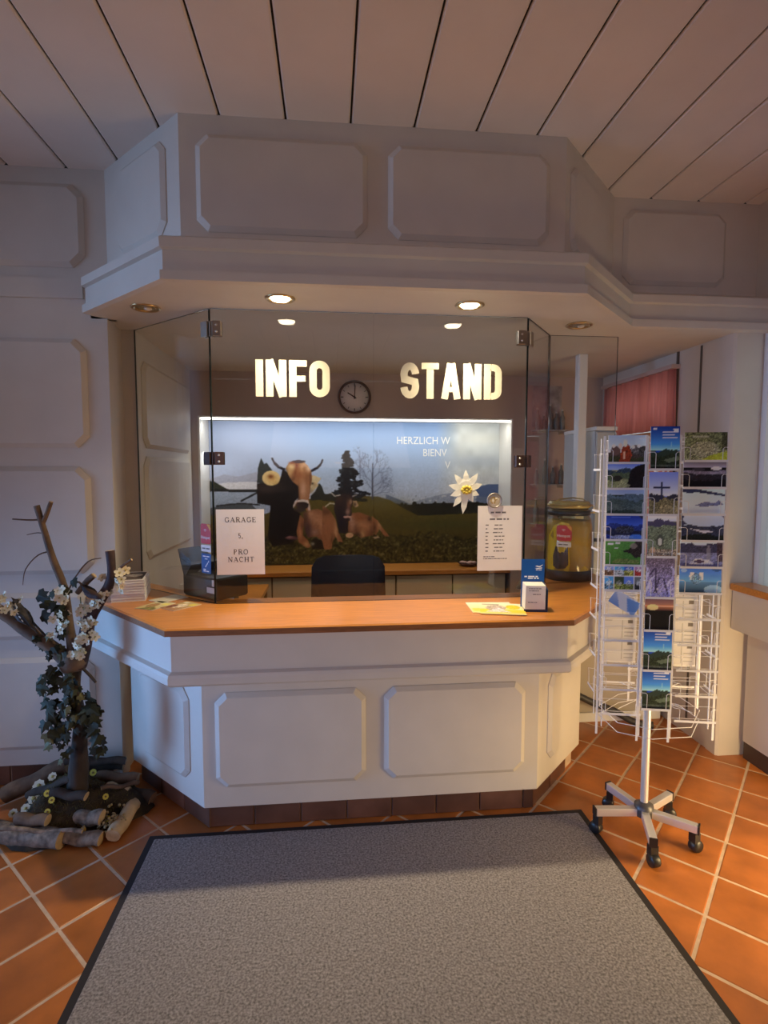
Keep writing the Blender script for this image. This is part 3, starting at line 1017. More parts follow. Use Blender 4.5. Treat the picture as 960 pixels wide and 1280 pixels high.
# second cow
b2 = B([(318, 820), (430, 815), (540, 858), (592, 960), (582, 1085), (500, 1100), (440, 1115), (330, 1052), (288, 1035), (300, 920)])
cv.poly(b2, (142, 92, 62)); b2m = region(b2)
sB(560, 1020, 30, 90, (96, 62, 44), .8, b2m); sB(380, 1000, 26, 60, (100, 64, 48), .8, b2m); sB(430, 940, 50, 40, (208, 152, 112), .7, b2m)
sB(430, 880, 70, 50, (150, 92, 56), .8, b2m); sB(500, 980, 70, 60, (196, 138, 98), .8, b2m); sB(340, 950, 40, 90, (196, 148, 126), .8, b2m); sB(460, 1070, 30, 40, (212, 170, 122), .8, b2m); sB(540, 890, 22, 30, (70, 40, 28), .9, b2m); sB(400, 1080, 40, 30, (64, 46, 36), .8, b2m)
l2 = B([(565, 858), (640, 915), (705, 1010), (775, 1098), (720, 1102), (655, 1015), (612, 1090), (582, 1010)])
cv.poly(l2, (160, 104, 68)); sB(660, 960, 26, 60, (204, 158, 116), .8, region(l2)); sB(600, 1000, 20, 60, (84, 54, 40), .8, region(l2))
h2 = B([(148, 645), (230, 592), (330, 608), (362, 650), (334, 760), (332, 850), (292, 905), (290, 1040), (245, 1062), (190, 1050), (150, 850), (130, 780)])
cv.poly(h2, (50, 38, 40)); h2m = region(h2)
sB(215, 920, 40, 110, (30, 30, 48), .8, h2m); sB(300, 720, 26, 60, (136, 92, 70), .9, h2m); sB(290, 810, 26, 40, (190, 146, 130), .8, h2m); sB(325, 690, 14, 30, (196, 156, 122), .8, h2m); sB(200, 660, 50, 40, (74, 54, 46), .7, h2m)
eB(285, 868, 48, 15, (206, 160, 146)); eB(295, 895, 28, 18, (50, 34, 36)); sB(325, 895, 12, 24, (212, 174, 158), .8)
cv.poly(B([(350, 680), (392, 680), (416, 735), (386, 760), (352, 730)]), (182, 146, 112)); sB(372, 722, 14, 22, (60, 44, 36), .8)
cv.line(B([(103, 588), (140, 626), (200, 612)]), 1.4, (204, 198, 196), .9); cv.line(B([(345, 628), (388, 612)]), 1.4, (190, 184, 184), .8)
eB(310, 1082, 46, 30, (222, 176, 138)); cv.poly(B([(575, 1105), (640, 1095), (672, 1120), (600, 1122)]), (186, 162, 130))
cv.a *= (1 + .05 * smooth_noise(1.6, 30) * np.clip((cv.Y - 560) / 60, .12, 1))[..., None]
k_ = np.pad(cv.a, ((1, 1), (1, 1), (0, 0)), 'edge')
cv.a = (k_[1:-1, 1:-1] * 2 + k_[:-2, 1:-1] + k_[2:, 1:-1] + k_[1:-1, :-2] + k_[1:-1, 2:]) / 6
mural = thing('mural_photograph', 'large lit landscape photograph of two horned cows lying in a mountain meadow', 'picture', (.22, YN, .84))
MB().box((NX0 + .013, YN, NZ0 + .012), (NX1 - .013, YN + .025, NZ1 - .008)).build('board', white_gloss, mural)
sheet('print', cv, (NX0 + .013, YN - .001, NZ0 + .012), (NX1 - NX0 - .026, 0, 0), (0, 0, NZ1 - NZ0 - .02), 0, parent=mural)
mw = mat('white_print', (.84, .85, .86), .5)
UX, UZ = (1, 0, 0), (0, 0, 1)
for s, x, z in (('HERZLICH W', .545, 1.835), ('BIENV', .765, 1.735), ('V', .955, 1.632)):
    text('lettering', s, .088, (x, YN - .0018, z), UX, UZ, mw, mural, 'LEFT', .86, .0003)

# LED tube under the header that lights the niche
led = thing('led_tube', 'glowing white LED tube along the top of the mural niche', 'lamp', (.2, YB + .03, NZ1 - .03))
MB().box((NX0 + .015, YB + .002, NZ1 - .012), (NX1 - .015, YB + .03, NZ1 - .007)).build('rail', alu, led)
MB().tube([(NX0 + .02, YB + .014, NZ1 - .018), (NX1 - .02, YB + .014, NZ1 - .018)], .0085, 8).build('tube', emit('led_glow', (1.0, .93, .82), 5.0), led)
ll = area_light('led_tube_light', (.22, YB + .05, NZ1 - .03), (.22, YN - .02, 1.35), 2.3, .03, 7.2, (1.0, .95, .82))
sl = area_light('niche_side_light', (NX0 + .06, YB + .1, 1.75), (NX0, YB + .13, 1.2), .05, .3, 0.6, (1, .97, .9))

# ================================================================ BOOTH INTERIOR
# back cupboards and the ledge on them
bc = thing('back_cupboard', 'row of cream cupboard doors under the mural', 'cupboard', (.22, 4.3, 0))
b = MB(); b.box((NX0 + .02, 4.235, .08), (NX1 - .02, 4.5, .80)); b.box((NX0 + .05, 4.26, 0), (NX1 - .05, 4.48, .08)); b.build('carcass', mat('dark_carcass', (.07, .055, .05), .6), bc)
door_m = mat('cream_cupboard_front', (.50, .455, .365), .45, var=.05, scale=5)
xs = [-.93, -.455, .02, .51, .965, 1.40]
for x0, x1 in zip(xs, xs[1:]):
    d = MB().bbox((x0 + .006, 4.215, .1), (x1 - .006, 4.234, .785), .003).build('door', door_m, bc)
    MB().tube([(x1 - .05, 4.215, .60), (x1 - .05, 4.19, .60), (x1 - .05, 4.19, .48), (x1 - .05, 4.215, .48)], .004, 6).build('handle', chrome, d)
b = MB(); b.bbox((NX0 + .013, 4.16, .803), (NX1 - .013, YN - .003, .838), .005)
b.m[:] = [0] * len(b.m)
tag(b.build('back_ledge', wood), 'orange wooden ledge in front of the mural, on the cream cupboards', 'ledge')
# dish on the ledge
dish = thing('dish', 'small dark dish holding pink sweets on the back ledge', 'dish', (1.12, 4.33, .838))
MB().lathe([(.04, .838), (.055, .841), (.085, .862), (.08, .864), (.05, .848), (.0, .846)], (1.12, 4.33, 0), 20).build('bowl', mat('dark_brown_ceramic', (.07, .03, .025), .3), dish)
for k, (dx, dy) in enumerate(((-.03, 0), (.02, .015), (.0, -.025), (.045, -.01), (-.045, .02))):
    MB().ball((1.12 + dx, 4.33 + dy, .865), (.022, .014, .012), 8, 5).build('sweet', mat('pink_sweet', (.62, .40, .35), .5), dish)
# inner desk along the booth wall
idk = thing('inner_desk', 'low orange wooden desk running back behind the counter', 'desk', (-.75, 3.6, 0))
MB().bbox((-1.01, 3.2, .725), (-.47, 4.14, .755), .004).build('desk_top', wood, idk)
b = MB(); b.box((-1.01, 3.24, .0), (-.985, 4.1, .725)); b.build('side_panel', wood_edge, idk)
for x, y in ((-.5, 3.24), (-.5, 4.1)):
    MB().box((x - .02, y - .02, 0), (x + .02, y + .02, .725)).build('leg', mat('dark_steel', (.03, .028, .03), .5), idk)
tel = thing('telephone', 'black desk telephone with a grey display on the inner desk', 'telephone', (-.72, 3.58, .755))
MB().rings([[(-.83, 3.48, .756), (-.62, 3.48, .756), (-.62, 3.7, .756), (-.83, 3.7, .756)], [(-.825, 3.485, .775), (-.625, 3.485, .775), (-.625, 3.695, .83), (-.825, 3.695, .83)]], 0, True, False).build('base', black_plastic, tel)
MB().tube([(-.80, 3.49, .80), (-.80, 3.52, .815), (-.80, 3.66, .845), (-.80, 3.69, .84)], [.024, .018, .018, .024], 8).build('handset', black_plastic, tel)
MB().box((-.74, 3.62, .816), (-.65, 3.67, .832)).build('display', mat('grey_lcd', (.25, .28, .26), .3), tel)
fold = MB().bbox((-.905, 3.32, .7555), (-.85, 3.34, .93), .003).build('paper_stand', paper)
tag(fold, 'narrow white card standing on the inner desk beside the telephone', 'card')

# office chair with a navy back
ch = thing('office_chair', 'navy blue office chair facing the counter from inside the booth', 'chair', (.12, 3.5, 0))
navy = mat('navy_fabric', (.012, .017, .038), .85, var=.2, scale=120, bump=.2, bscale=300)
rings = []
for k in range(9):
    z = .60 + .49 * k / 8
    hw = .232 - .012 * (k / 8) - (.03 if k in (0, 8) else 0)
    row_f, row_b = [], []
    for i in range(9):
        s = -1 + 2 * i / 8
        cy = 3.33 - .05 * s * s + .05 * (k / 8 - .5) ** 2
        th = .03 if k not in (0, 8) and i not in (0, 8) else .012
        row_f.append((.105 + hw * s, cy + th, z + (-.012 if k == 8 and i in (0, 8) else 0)))
        row_b.append((.105 + hw * s, cy - th, z + (-.012 if k == 8 and i in (0, 8) else 0)))
    rings.append(row_b + row_f[::-1])
MB().rings(rings, 0, True, True).build('backrest', navy, ch)
MB().bbox((-.13, 3.42, .44), (.35, 3.88, .51), .05).build('seat', navy, ch)
MB().tube([(.11, 3.3, .75), (.11, 3.32, .5), (.11, 3.42, .42), (.11, 3.62, .42)], .02, 8).build('back_bracket', black_plastic, ch)
MB().lathe([(.028, .1), (.028, .30), (.018, .30), (.018, .44)], (.11, 3.64, 0), 14).build('gas_lift', black_plastic, ch)
for k in range(5):
    a = 2 * math.pi * k / 5 + .3
    e = (.11 + .28 * math.cos(a), 3.64 + .28 * math.sin(a))
    lg = MB().tube([(.11, 3.64, .12), (e[0], e[1], .075)], [.028, .016], 6).build('base_arm', black_plastic, ch)
    MB().lathe([(.025, -.012), (.028, 0), (.025, .012)], (0, 0, 0), 12, 0, Matrix.Translation((e[0], e[1], .028)) @ Matrix.Rotation(math.pi / 2, 4, 'X')).build('castor', black_plastic, lg)

# wall clock on the header
ck = thing('wall_clock', 'round white wall clock with a dark rim hanging on the taupe header', 'clock', (.186, YB, 2.17))
Mck = Matrix.Translation((.186, YB - .001, 2.17)) @ Matrix.Rotation(math.pi / 2, 4, 'X')
MB().lathe([(.105, 0), (.123, .004), (.126, .018), (.118, .026), (.11, .022), (.108, .012)], (0, 0, 0), 40, 0, Mck, caps=False).build('rim', mat('dark_red_brown_rim', (.10, .06, .055), .4), ck)
MB().lathe([(.112, .003), (.112, .012), (.0, .0121)], (0, 0, 0), 40, 0, Mck).build('dial', mat('clock_dial', (.86, .82, .84), .5), ck)
for k in range(12):
    a = math.radians(30 * k)
    w, l = (.004, .016) if k % 3 else (.006, .02)
    MB().box((-w / 2, .084, .0122), (w / 2, .084 + l, .0135), 0, Mck @ Matrix.Rotation(-a, 4, 'Z')).build('hour_mark', ink, ck)
for a, l, w, z in ((302, .062, .008, .016), (3, .088, .006, .019)):
    MB().box((-w / 2, -.016, z), (w / 2, l, z + .0015), 0, Mck @ Matrix.Rotation(-math.radians(a), 4, 'Z')).build('hand', ink, ck)
MB().lathe([(.007, .012), (.007, .022)], (0, 0, 0), 12, 0, Mck).build('boss', ink, ck)

# glass wall shelves with bottles
gsb = mat('bottle_glass', (.20, .22, .22), .12, var=.2, scale=20, rnd=.4)
for k, (z, n) in enumerate(((1.93, 5), (1.51, 4), (1.20, 3))):
    sh = thing('glass_shelf', ('top', 'middle', 'bottom')[k] + ' glass shelf of three on the taupe wall beside the mural', 'shelf', (1.70, YB, z))
    MB().box((1.58, YB - .13, z - .008), (1.83, YB - .002, z)).build('plate', mat('pale_glass_edge', (.42, .45, .45), .2), sh)
    for x in (1.60, 1.81):
        MB().box((x - .006, YB - .10, z - .03), (x + .006, YB - .001, z - .008)).build('bracket', chrome, sh)
    for i in range(n):
        x = 1.605 + i * .2 / max(1, n - 1)
        hh = (.17, .12, .20, .14, .16)[(i + k) % 5]
        bo = thing('bottle', ('tall', 'squat', 'slender', 'small', 'round')[i] + ' souvenir bottle, %s in its row, on the %s glass shelf' % (('first', 'second', 'third', 'fourth', 'fifth')[i], ('top', 'middle', 'bottom')[k]), 'bottle', (x, YB - .07, z), 'bottles on the glass shelves')
        MB().lathe([(.018, 0), (.02, .01), (.02, hh * .6), (.008, hh * .75), (.008, hh * .92)], (x, YB - .07, z), 12).build('body', gsb, bo)
        MB().lathe([(.0095, hh * .92), (.0095, hh)], (x, YB - .07, z), 10).build('cap', mat('pale_cap', (.6, .58, .55), .4), bo)
MB().box((1.585, YB - .004, 1.96), (1.825, YB - .001, 2.28)).build('shelf_picture', mat('grey_poster', (.38, .37, .39), .4, var=.4, scale=16))
tag(bpy.data.objects['shelf_picture'], 'grey framed print on the wall above the glass shelf of bottles', 'picture')

# white post, grey cupboard and low screen on the window side
struct('trim_4', MB().bbox((1.575, 3.37, 0), (1.635, 3.43, ZS), .006), white_gloss)
gc = thing('tall_cupboard', 'tall pale grey cupboard with a white top edge beside the red curtains', 'cupboard', (1.75, 3.55, 0))
gm = mat('pale_grey_laminate', (.50, .53, .55), .4)
MB().box((1.68, 3.34, 0), (1.815, 3.8, 1.865)).build('carcass', gm, gc)
MB().bbox((1.675, 3.322, 1.866), (1.82, 3.8, 1.892), .004).build('top_edge', white_gloss, gc)
for x0, x1 in ((1.682, 1.813),):
    d = MB().bbox((x0, 3.322, .05), (x1, 3.339, 1.855), .003).build('door', gm, gc)
    MB().tube([(1.79, 3.322, 1.0), (1.79, 3.305, .98), (1.79, 3.305, .88), (1.79, 3.322, .86)], .004, 6).build('handle', chrome, d)
sc = thing('low_screen', 'low beige screen with a white skirting closing the booth behind the desk', 'partition', (1.7, 3.27, 0))
MB().box((1.36, 3.262, .055), (2.13, 3.29, .92)).build('panel', mat('beige_board', (.45, .40, .34), .55, var=.04, scale=5), sc)
MB().bbox((1.36, 3.245, 0), (2.13, 3.262, .06), .004).build('skirting', white_gloss, sc)
ho = MB()
ho.tube([(1.42, 3.2, .42), (1.45, 3.19, .30), (1.52, 3.18, .215), (1.62, 3.17, .165), (1.76, 3.16, .11), (1.86, 3.15, .05), (1.92, 3.15, .024), (2.0, 3.12, .022)], .022, 8)
ho.tube([(1.40, 3.2, .46), (1.42, 3.2, .42)], [.05, .03], 10)
tag(ho.build('vacuum_hose', mat('dark_grey_hose', (.045, .045, .05), .5, var=.3, scale=60)), 'dark curved vacuum hose hanging down before the low beige screen', 'hose')

# red curtains behind the window wall of the booth
cur = mat('red_curtain', (.95, .50, .44), .85, var=.12, scale=7, stretch=(6, 6, .4))
_nt = cur.node_tree
_tr = _nt.nodes.new('ShaderNodeBsdfTranslucent')
_mx = _nt.nodes.new('ShaderNodeMixShader')
_mx.inputs[0].default_value = 0.8
_pb = _nt.nodes['Principled BSDF']
_nt.links.new(_pb.inputs['Base Color'].links[0].from_socket, _tr.inputs[0])
_nt.links.new(_pb.outputs[0], _mx.inputs[1])
_nt.links.new(_tr.outputs[0], _mx.inputs[2])
_nt.links.new(_mx.outputs[0], _nt.nodes['Material Output'].inputs[0])
for nm, z0, z1, lab in (('curtain', 1.875, 2.245, 'short pleated red curtain hanging in the upper half of the side window'), ('curtain', .93, 1.83, 'long pleated red curtain hanging below the wooden window bar')):
    b = MB()
    n = 90
    y0, y1 = 3.232, 4.10
    vs, fs = [], []
    for i in range(n + 1):
        y = y0 + (y1 - y0) * i / n
        w = .016 * math.sin(i * .88) + .007 * math.sin(i * .37 + 1)
        vs += [(XI - .035 + w, y, z0), (XI - .035 + w * .55, y, z1), (XI - .031 + w, y, z0), (XI - .031 + w * .55, y, z1)]
    for i in range(n):
        a = 4 * i
        fs += [(a, a + 1, a + 5, a + 4), (a + 2, a + 6, a + 7, a + 3), (a, a + 4, a + 6, a + 2), (a + 1, a + 3, a + 7, a + 5)]
    b.add(vs, fs, 0, True)
    tag(b.build(nm, cur), lab, 'curtain', 'red curtains of the side window')
rod = MB(); rod.box((XI - .06, 3.232, 2.245), (XI - .001, 4.12, 2.27))
tag(rod.build('curtain_rail', mat('pale_pink_rail', (.55, .42, .38), .5)), 'flat pale curtain rail above the short red curtain', 'rail')
rod = MB(); rod.box((XI - .062, 3.232, 1.832), (XI - .001, 4.12, 1.865))
tag(rod.build('window_bar', mat('warm_wood_bar', (.72, .42, .24), .4)), 'warm wooden bar across the side window between two red curtains', 'bar')
struct('trim_5', MB().box((XI - .01, 3.246, .06), (XI, 3.262, ZS), 0), dark_strip)

# ================================================================ DOWNLIGHTS in the soffit
spot_on = emit('lamp_glow', (1.0, .86, .62), 30.0)
rim_m = mat('gold_rim', (.62, .45, .24), .3, 1.0)
cone_m = mat('gold_reflector', (.55, .42, .22), .25, 1.0)
for x, y, on, lab in ((-.211, 2.44, 1, 'lit recessed downlight in the canopy soffit above the word INFO'), (.626, 2.45, 1, 'lit recessed downlight in the canopy soffit above the word STAND'), (-.833, 2.633, 0, 'unlit recessed downlight in the canopy soffit over the stack of booklets'), (1.265, 2.72, 0, 'unlit recessed downlight in the canopy soffit over the jar')):
    dl = thing('downlight', lab, 'lamp', (x, y, ZS), 'soffit downlights')
    MB().lathe([(.048, 2.3499), (.064, 2.3499), (.066, 2.346), (.06, 2.341), (.05, 2.343), (.047, 2.3499)], (x, y, 0), 28, caps=False).build('rim', rim_m, dl)
    if on:
        MB().lathe([(.0, 2.340), (.024, 2.3385), (.037, 2.342), (.042, 2.349)], (x, y, 0), 20).build('lamp', spot_on, dl)
        d = bpy.data.lights.new('downlight_beam', 'SPOT')
        d.energy = 88.0
        d.color = (1.0, .80, .50)
        d.spot_size = math.radians(125)
        d.spot_blend = 1.0
        d.shadow_soft_size = .03
        o = bpy.data.objects.new('downlight_beam', d)
        COL.objects.link(o)
        o.location = (x, y, 2.335)
    else:
        MB().lathe([(.0, 2.3496), (.03, 2.349), (.047, 2.346)], (x, y, 0), 20).build('reflector', cone_m, dl)
        MB().ball((x + .01, y, 2.343), (.018, .018, .008), 10, 6).build('lamp', mat('frosted_lamp', (.75, .7, .6), .3), dl)
# ================================================================ MAT
b = MB()
b.box((-.80, -1.6, -.001), (1.175, 2.372, .004))
b.m[:] = [0] * len(b.m)
mt = thing('floor_mat', 'large grey entrance mat with a black rubber border before the desk', 'mat', (.19, .4, 0))
b.build('border', rubber, mt)
MB().bbox((-.772, -1.572, .0041), (1.147, 2.344, .0085), .003).build('pile', mat_m, mt)

# ================================================================ NOTICES AND STICKERS on the glass
YF = YG - .0048


def notice(name, label, x0, x1, z0, z1, cat='sign', m=paper):
    t = thing(name, label, cat, ((x0 + x1) / 2, YF, z0))
    MB().box((x0, YF - .0012, z0), (x1, YF - .0001, z1)).build('sheet', m, t)
    return t


# serif capitals for the garage notice
def serif(mb, ch, x, z, h):
    w = {'G': .86, 'A': .9, 'R': .82, 'E': .72, 'P': .70, 'O': .9, 'N': .9, 'C': .8, 'H': .9, 'T': .78, '5': .55, ',': .25}[ch] * h
    y = YF - .0013
    tk, tn = .15 * h, .06 * h
    S_ = lambda pts, t: strip(mb, [(x + a * w, z + c * h) for a, c in pts], t, y, .0003)
    el = lambda a0, a1, n=12, cx=.5, cz=.5, rx=.42, rz=.47: [(cx + rx * math.cos(math.radians(a0 + (a1 - a0) * i / n)), cz + rz * math.sin(math.radians(a0 + (a1 - a0) * i / n))) for i in range(n + 1)]
    foot = lambda a, c: S_([(a - .15, c), (a + .15, c)], tn)
    if ch == 'G':
        S_(el(45, 320), tk * .8); S_([(.85, .42), (.85, .08)], tk); S_([(.68, .42), (1.0, .42)], tn); S_([(.82, .95), (.82, .68)], tn)
    elif ch == 'C':
        S_(el(45, 318), tk * .8); S_([(.84, .95), (.84, .68)], tn)
    elif ch == 'O':
        S_(el(0, 360, 18), tk * .75)
    elif ch == 'A':
        S_([(.12, .02), (.5, .98)], tn); S_([(.46, .98), (.86, .02)], tk); S_([(.25, .33), (.72, .33)], tn); foot(.12, .03); foot(.86, .03)
    elif ch in 'RP':
        S_([(.2, .03), (.2, .97)], tk); foot(.2, .03); S_([(.05, .96)] + el(90, -90, 8, .5, .73, .33, .23) + [(.2, .5)], tn * 1.5)
        if ch == 'R':
            S_([(.5, .5), (.92, .03)], tk); foot(.92, .03)
    elif ch == 'E':
        S_([(.2, .03), (.2, .97)], tk); S_([(.05, .96), (.9, .96)], tn); S_([(.05, .04), (.92, .04)], tn); S_([(.2, .5), (.7, .5)], tn)
        S_([(.9, .96), (.9, .76)], tn); S_([(.92, .04), (.92, .26)], tn); S_([(.7, .6), (.7, .4)], tn)
    elif ch == 'N':
        S_([(.15, .03), (.15, .97)], tn * 1.3); S_([(.12, .97), (.85, .03)], tk); S_([(.85, .03), (.85, .97)], tn * 1.3); foot(.15, .03); foot(.12, .97); foot(.85, .97)
    elif ch == 'H':
        S_([(.18, .03), (.18, .97)], tk); S_([(.82, .03), (.82, .97)], tk); S_([(.18, .5), (.82, .5)], tn)
        for a in (.18, .82):
            foot(a, .03); foot(a, .97)
    elif ch == 'T':
        S_([(.5, .03), (.5, .97)], tk); S_([(.06, .96), (.94, .96)], tn); S_([(.06, .96), (.06, .72)], tn); S_([(.94, .96), (.94, .72)], tn); foot(.5, .03)
    elif ch == '5':
        S_([(.85, .96), (.25, .96), (.2, .55)] + el(120, -150, 9, .5, .31, .38, .3), tk * .7)
    elif ch == ',':
        S_([(.5, .1), (.5, .0), (.3, -.15)], tk)
    return w


gn = notice('paper_notice', 'white paper notice with serif capitals about the garage price, taped to the glass', -.537, -.314, 1.115, 1.426)
for word, z, h in (('GARAGE', 1.365, .024), ('5,', 1.290, .022), ('PRO', 1.212, .024), ('NACHT', 1.176, .024)):
    b = MB()
    ws = [serif(MB(), c, 0, 0, h) for c in word]
    g = .0045
    x = -.425 - (sum(ws) + g * (len(word) - 1)) / 2
    for c, w in zip(word, ws):
        serif(b, c, x, z, h)
        x += w + g
    b.build('lettering', ink, gn)
hn = notice('paper_notice', 'white paper list of opening hours under the edelweiss and the round badge', .722, .947, 1.113, 1.436)
b = MB()
bars(b, (.722, YF - .0012, 1.113), UX, UZ, [(.065, .155, .286), (.06, .165, .253)], .008, .0003, 3)
for k in range(8):
    z = .225 - k * .0185
    bars(b, (.722, YF - .0012, 1.113), UX, UZ, [(.04, .055, z), (.085 - .004 * (k % 3), .13 + .006 * (k % 2), z)], .005, .0003, k)
bars(b, (.722, YF - .0012, 1.113), UX, UZ, [(.03, .09, .068), (.03, .15, .058)], .004, .0003, 9)
b.build('small_print', mat('grey_ink', (.16, .15, .16), .7), hn)['kind'] = 'stuff'
# edelweiss cut-out
ed = thing('edelweiss_cutout', 'white edelweiss flower cut-out with a yellow centre stuck to the glass', 'decoration', (.662, YF, 1.515))
b = MB()
for k, (a, l) in enumerate(((92, .098), (55, .10), (20, .085), (128, .098), (165, .092), (200, .085), (232, .105), (262, .12), (300, .07), (338, .07), (75, .06), (110, .06), (146, .06), (183, .055))):
    a = math.radians(a)
    d, n = Vector((math.cos(a), 0, math.sin(a))), Vector((-math.sin(a), 0, math.cos(a)))
    c = Vector((.662, YF - .0008 - .0004 * (k % 3), 1.515))
    w = .019
    P = [c, c + d * l * .35 + n * w * .8, c + d * l * .7 + n * w * .7, c + d * l, c + d * l * .7 - n * w * .7, c + d * l * .35 - n * w * .8]
    pf = [p + Vector((0, -.003 if i in (1, 2, 4, 5) else -.001, 0)) for i, p in enumerate(P)]
    b.rings([P[::-1], pf[::-1]], 0, True, False)
b.build('petals', mat('white_felt', (.74, .75, .68), .8), ed)
b = MB()
rr = random.Random(2)
for k in range(9):
    a = 2 * math.pi * k / 8
    r = .02 if k < 8 else 0
    b.ball((.662 + r * math.cos(a), YF - .007, 1.515 + r * .7 * math.sin(a)), .0095, 8, 5)
b.build('florets', mat('yellow_floret', (.55, .42, .05), .7), ed)
bd = thing('round_badge', 'round cream badge with a gold emblem in a grey rim, above the list of hours', 'badge', (.803, YF, 1.46))
Mb = Matrix.Translation((.803, YF - .0025, 1.463)) @ Matrix.Rotation(math.pi / 2, 4, 'X')
MB().lathe([(.031, 0), (.038, 0), (.038, .006), (.034, .008), (.031, .004)], (0, 0, 0), 28, 0, Mb, caps=False).build('rim', mat('pewter', (.33, .30, .28), .4, .7), bd)
MB().lathe([(.0315, .0), (.0315, .004), (.0, .0042)], (0, 0, 0), 28, 0, Mb).build('disc', mat('cream_disc', (.75, .70, .60), .5), bd)
b = MB()
strip(b, arc(.801, 1.463, .016, .016, 70, 250, 8), .006, YF - .0068, .0006)
strip(b, [(.803, 1.447), (.806, 1.463), (.800, 1.478)], .008, YF - .0068, .0006)
strip(b, [(.806, 1.463), (.818, 1.470)], .005, YF - .0068, .0006)
b.build('emblem', mat('gold_print', (.42, .30, .12), .5), bd)

# stickers by the glass corner (inside face of the angled pane)
wd = Vector((-1.026 + .551, 3.052 - 2.627, 0)).normalized()
wn = Vector((wd.y, -wd.x, 0)) * -1
wn = Vector((-wd.y, wd.x, 0))
if wn.y > 0:
    wn = -wn
red = mat('red_sticker', (.60, .045, .05), .45)
org = mat('orange_corner', (.80, .42, .05), .5)
wprint = mat('white_print', (.84, .85, .86), .5)
blue_st = mat('blue_sticker', (.02, .09, .33), .4)


def sticker_frame(o, u, v, n):
    def P(x, z, k=0.0):
        return Vector(o) + u * x + v * z + n * k
    return P


def flat(mb, P, pts, k0, k1):
    mb.rings([[P(x, z, k0) for x, z in pts], [P(x, z, k1) for x, z in pts]], 0, True, False)
    return mb


def rrect(w, h, r, n=4):
    pts = []
    for cx, cy, a in ((w - r, r, -90), (w - r, h - r, 0), (r, h - r, 90), (r, r, 180)):
        pts += [(cx + r * math.cos(math.radians(a + 90 * i / n)), cy + r * math.sin(math.radians(a + 90 * i / n))) for i in range(n + 1)]
    return pts


def hotspot(t, o, u, v, n, w, h):
    """red rounded badge with wireless arcs, the word and a white strip below"""
    P = sticker_frame(o, u, v, n)
    flat(MB(), P, [(x, z + h * .28) for x, z in rrect(w, h * .72, w * .16)], .0004, .001).build('field', red, t)
    flat(MB(), P, [(x + w * .02, z) for x, z in rrect(w * .96, h * .24, w * .06)], .0004, .001).build('white_strip', wprint, t)
    flat(MB(), P, [(w * .62, h * .985), (w * .9, h * .985), (w * .985, h * .9), (w * .985, h * .74)], .001, .0013).build('corner', org, t)
    b = MB()
    cx, cz = w * .46, h * .70
    for r in (.05, .11, .17):
        pts = arc(cx, cz, r * w, r * w, 45, 135, 5)
        L = [(cx + (x - cx) * (1 + .022 * w / (r * w)), cz + (z - cz) * (1 + .022 * w / (r * w))) for x, z in pts]
        for i in range(5):
            flat(b, P, [pts[i], L[i], L[i + 1], pts[i + 1]], .001, .0014)
    b.build('wireless_mark', wprint, t)
    text('lettering', 'Hotspot', w * .27, P(w * .47, h * .46, .0012), u, v, wprint, t, 'CENTER', .95, .0002, .004 * w)
    b = MB()
    bars(b, P(0, 0, .001), u, v, [(w * .14, w * .86, h * .09)], h * .05, .0003, 5)
    b.build('small_print', mat('grey_ink', (.16, .15, .16), .7), t)['kind'] = 'stuff'


pw = Vector((-.6133, 2.6822, 1.235))
pw = Vector((-.551, 2.627, 0)) + wd * .095
base = Vector((pw.x, pw.y, 1.22)) + wn * .0047
st = thing('sticker', 'red wireless hotspot sticker on the angled pane next to the garage notice', 'sticker', base)
hotspot(st, base, -wd, UZ and Vector((0, 0, 1)), wn, .078, .135)
base2 = Vector((pw.x, pw.y, 1.115)) + wn * .0047
st = thing('sticker', 'blue sticker with white lettering below the red one on the angled pane', 'sticker', base2)
P = sticker_frame(base2, -wd, Vector((0, 0, 1)), wn)
flat(MB(), P, [(x + .002, z) for x, z in rrect(.074, .096, .006)], .0004, .001).build('field', blue_st, st)
b = MB()
bars(b, P(0, 0, .001), -wd, UZ, [(.014, .064, .080), (.03, .05, .068), (.016, .036, .016), (.016, .062, .008)], .005, .0003, 2)
for k in range(3):
    flat(b, P, [(.03 + k * .012, .03 + k * .012), (.036 + k * .012, .03 + k * .012), (.044 + k * .008, .042 + k * .01), (.04 + k * .008, .044 + k * .01)], .001, .0013)
b.build('small_lettering', wprint, st)['kind'] = 'stuff'

# ================================================================ ON THE WORKTOP
ZT = .9752


def rot2(x, y, a):
    return x * math.cos(a) - y * math.sin(a), x * math.sin(a) + y * math.cos(a)


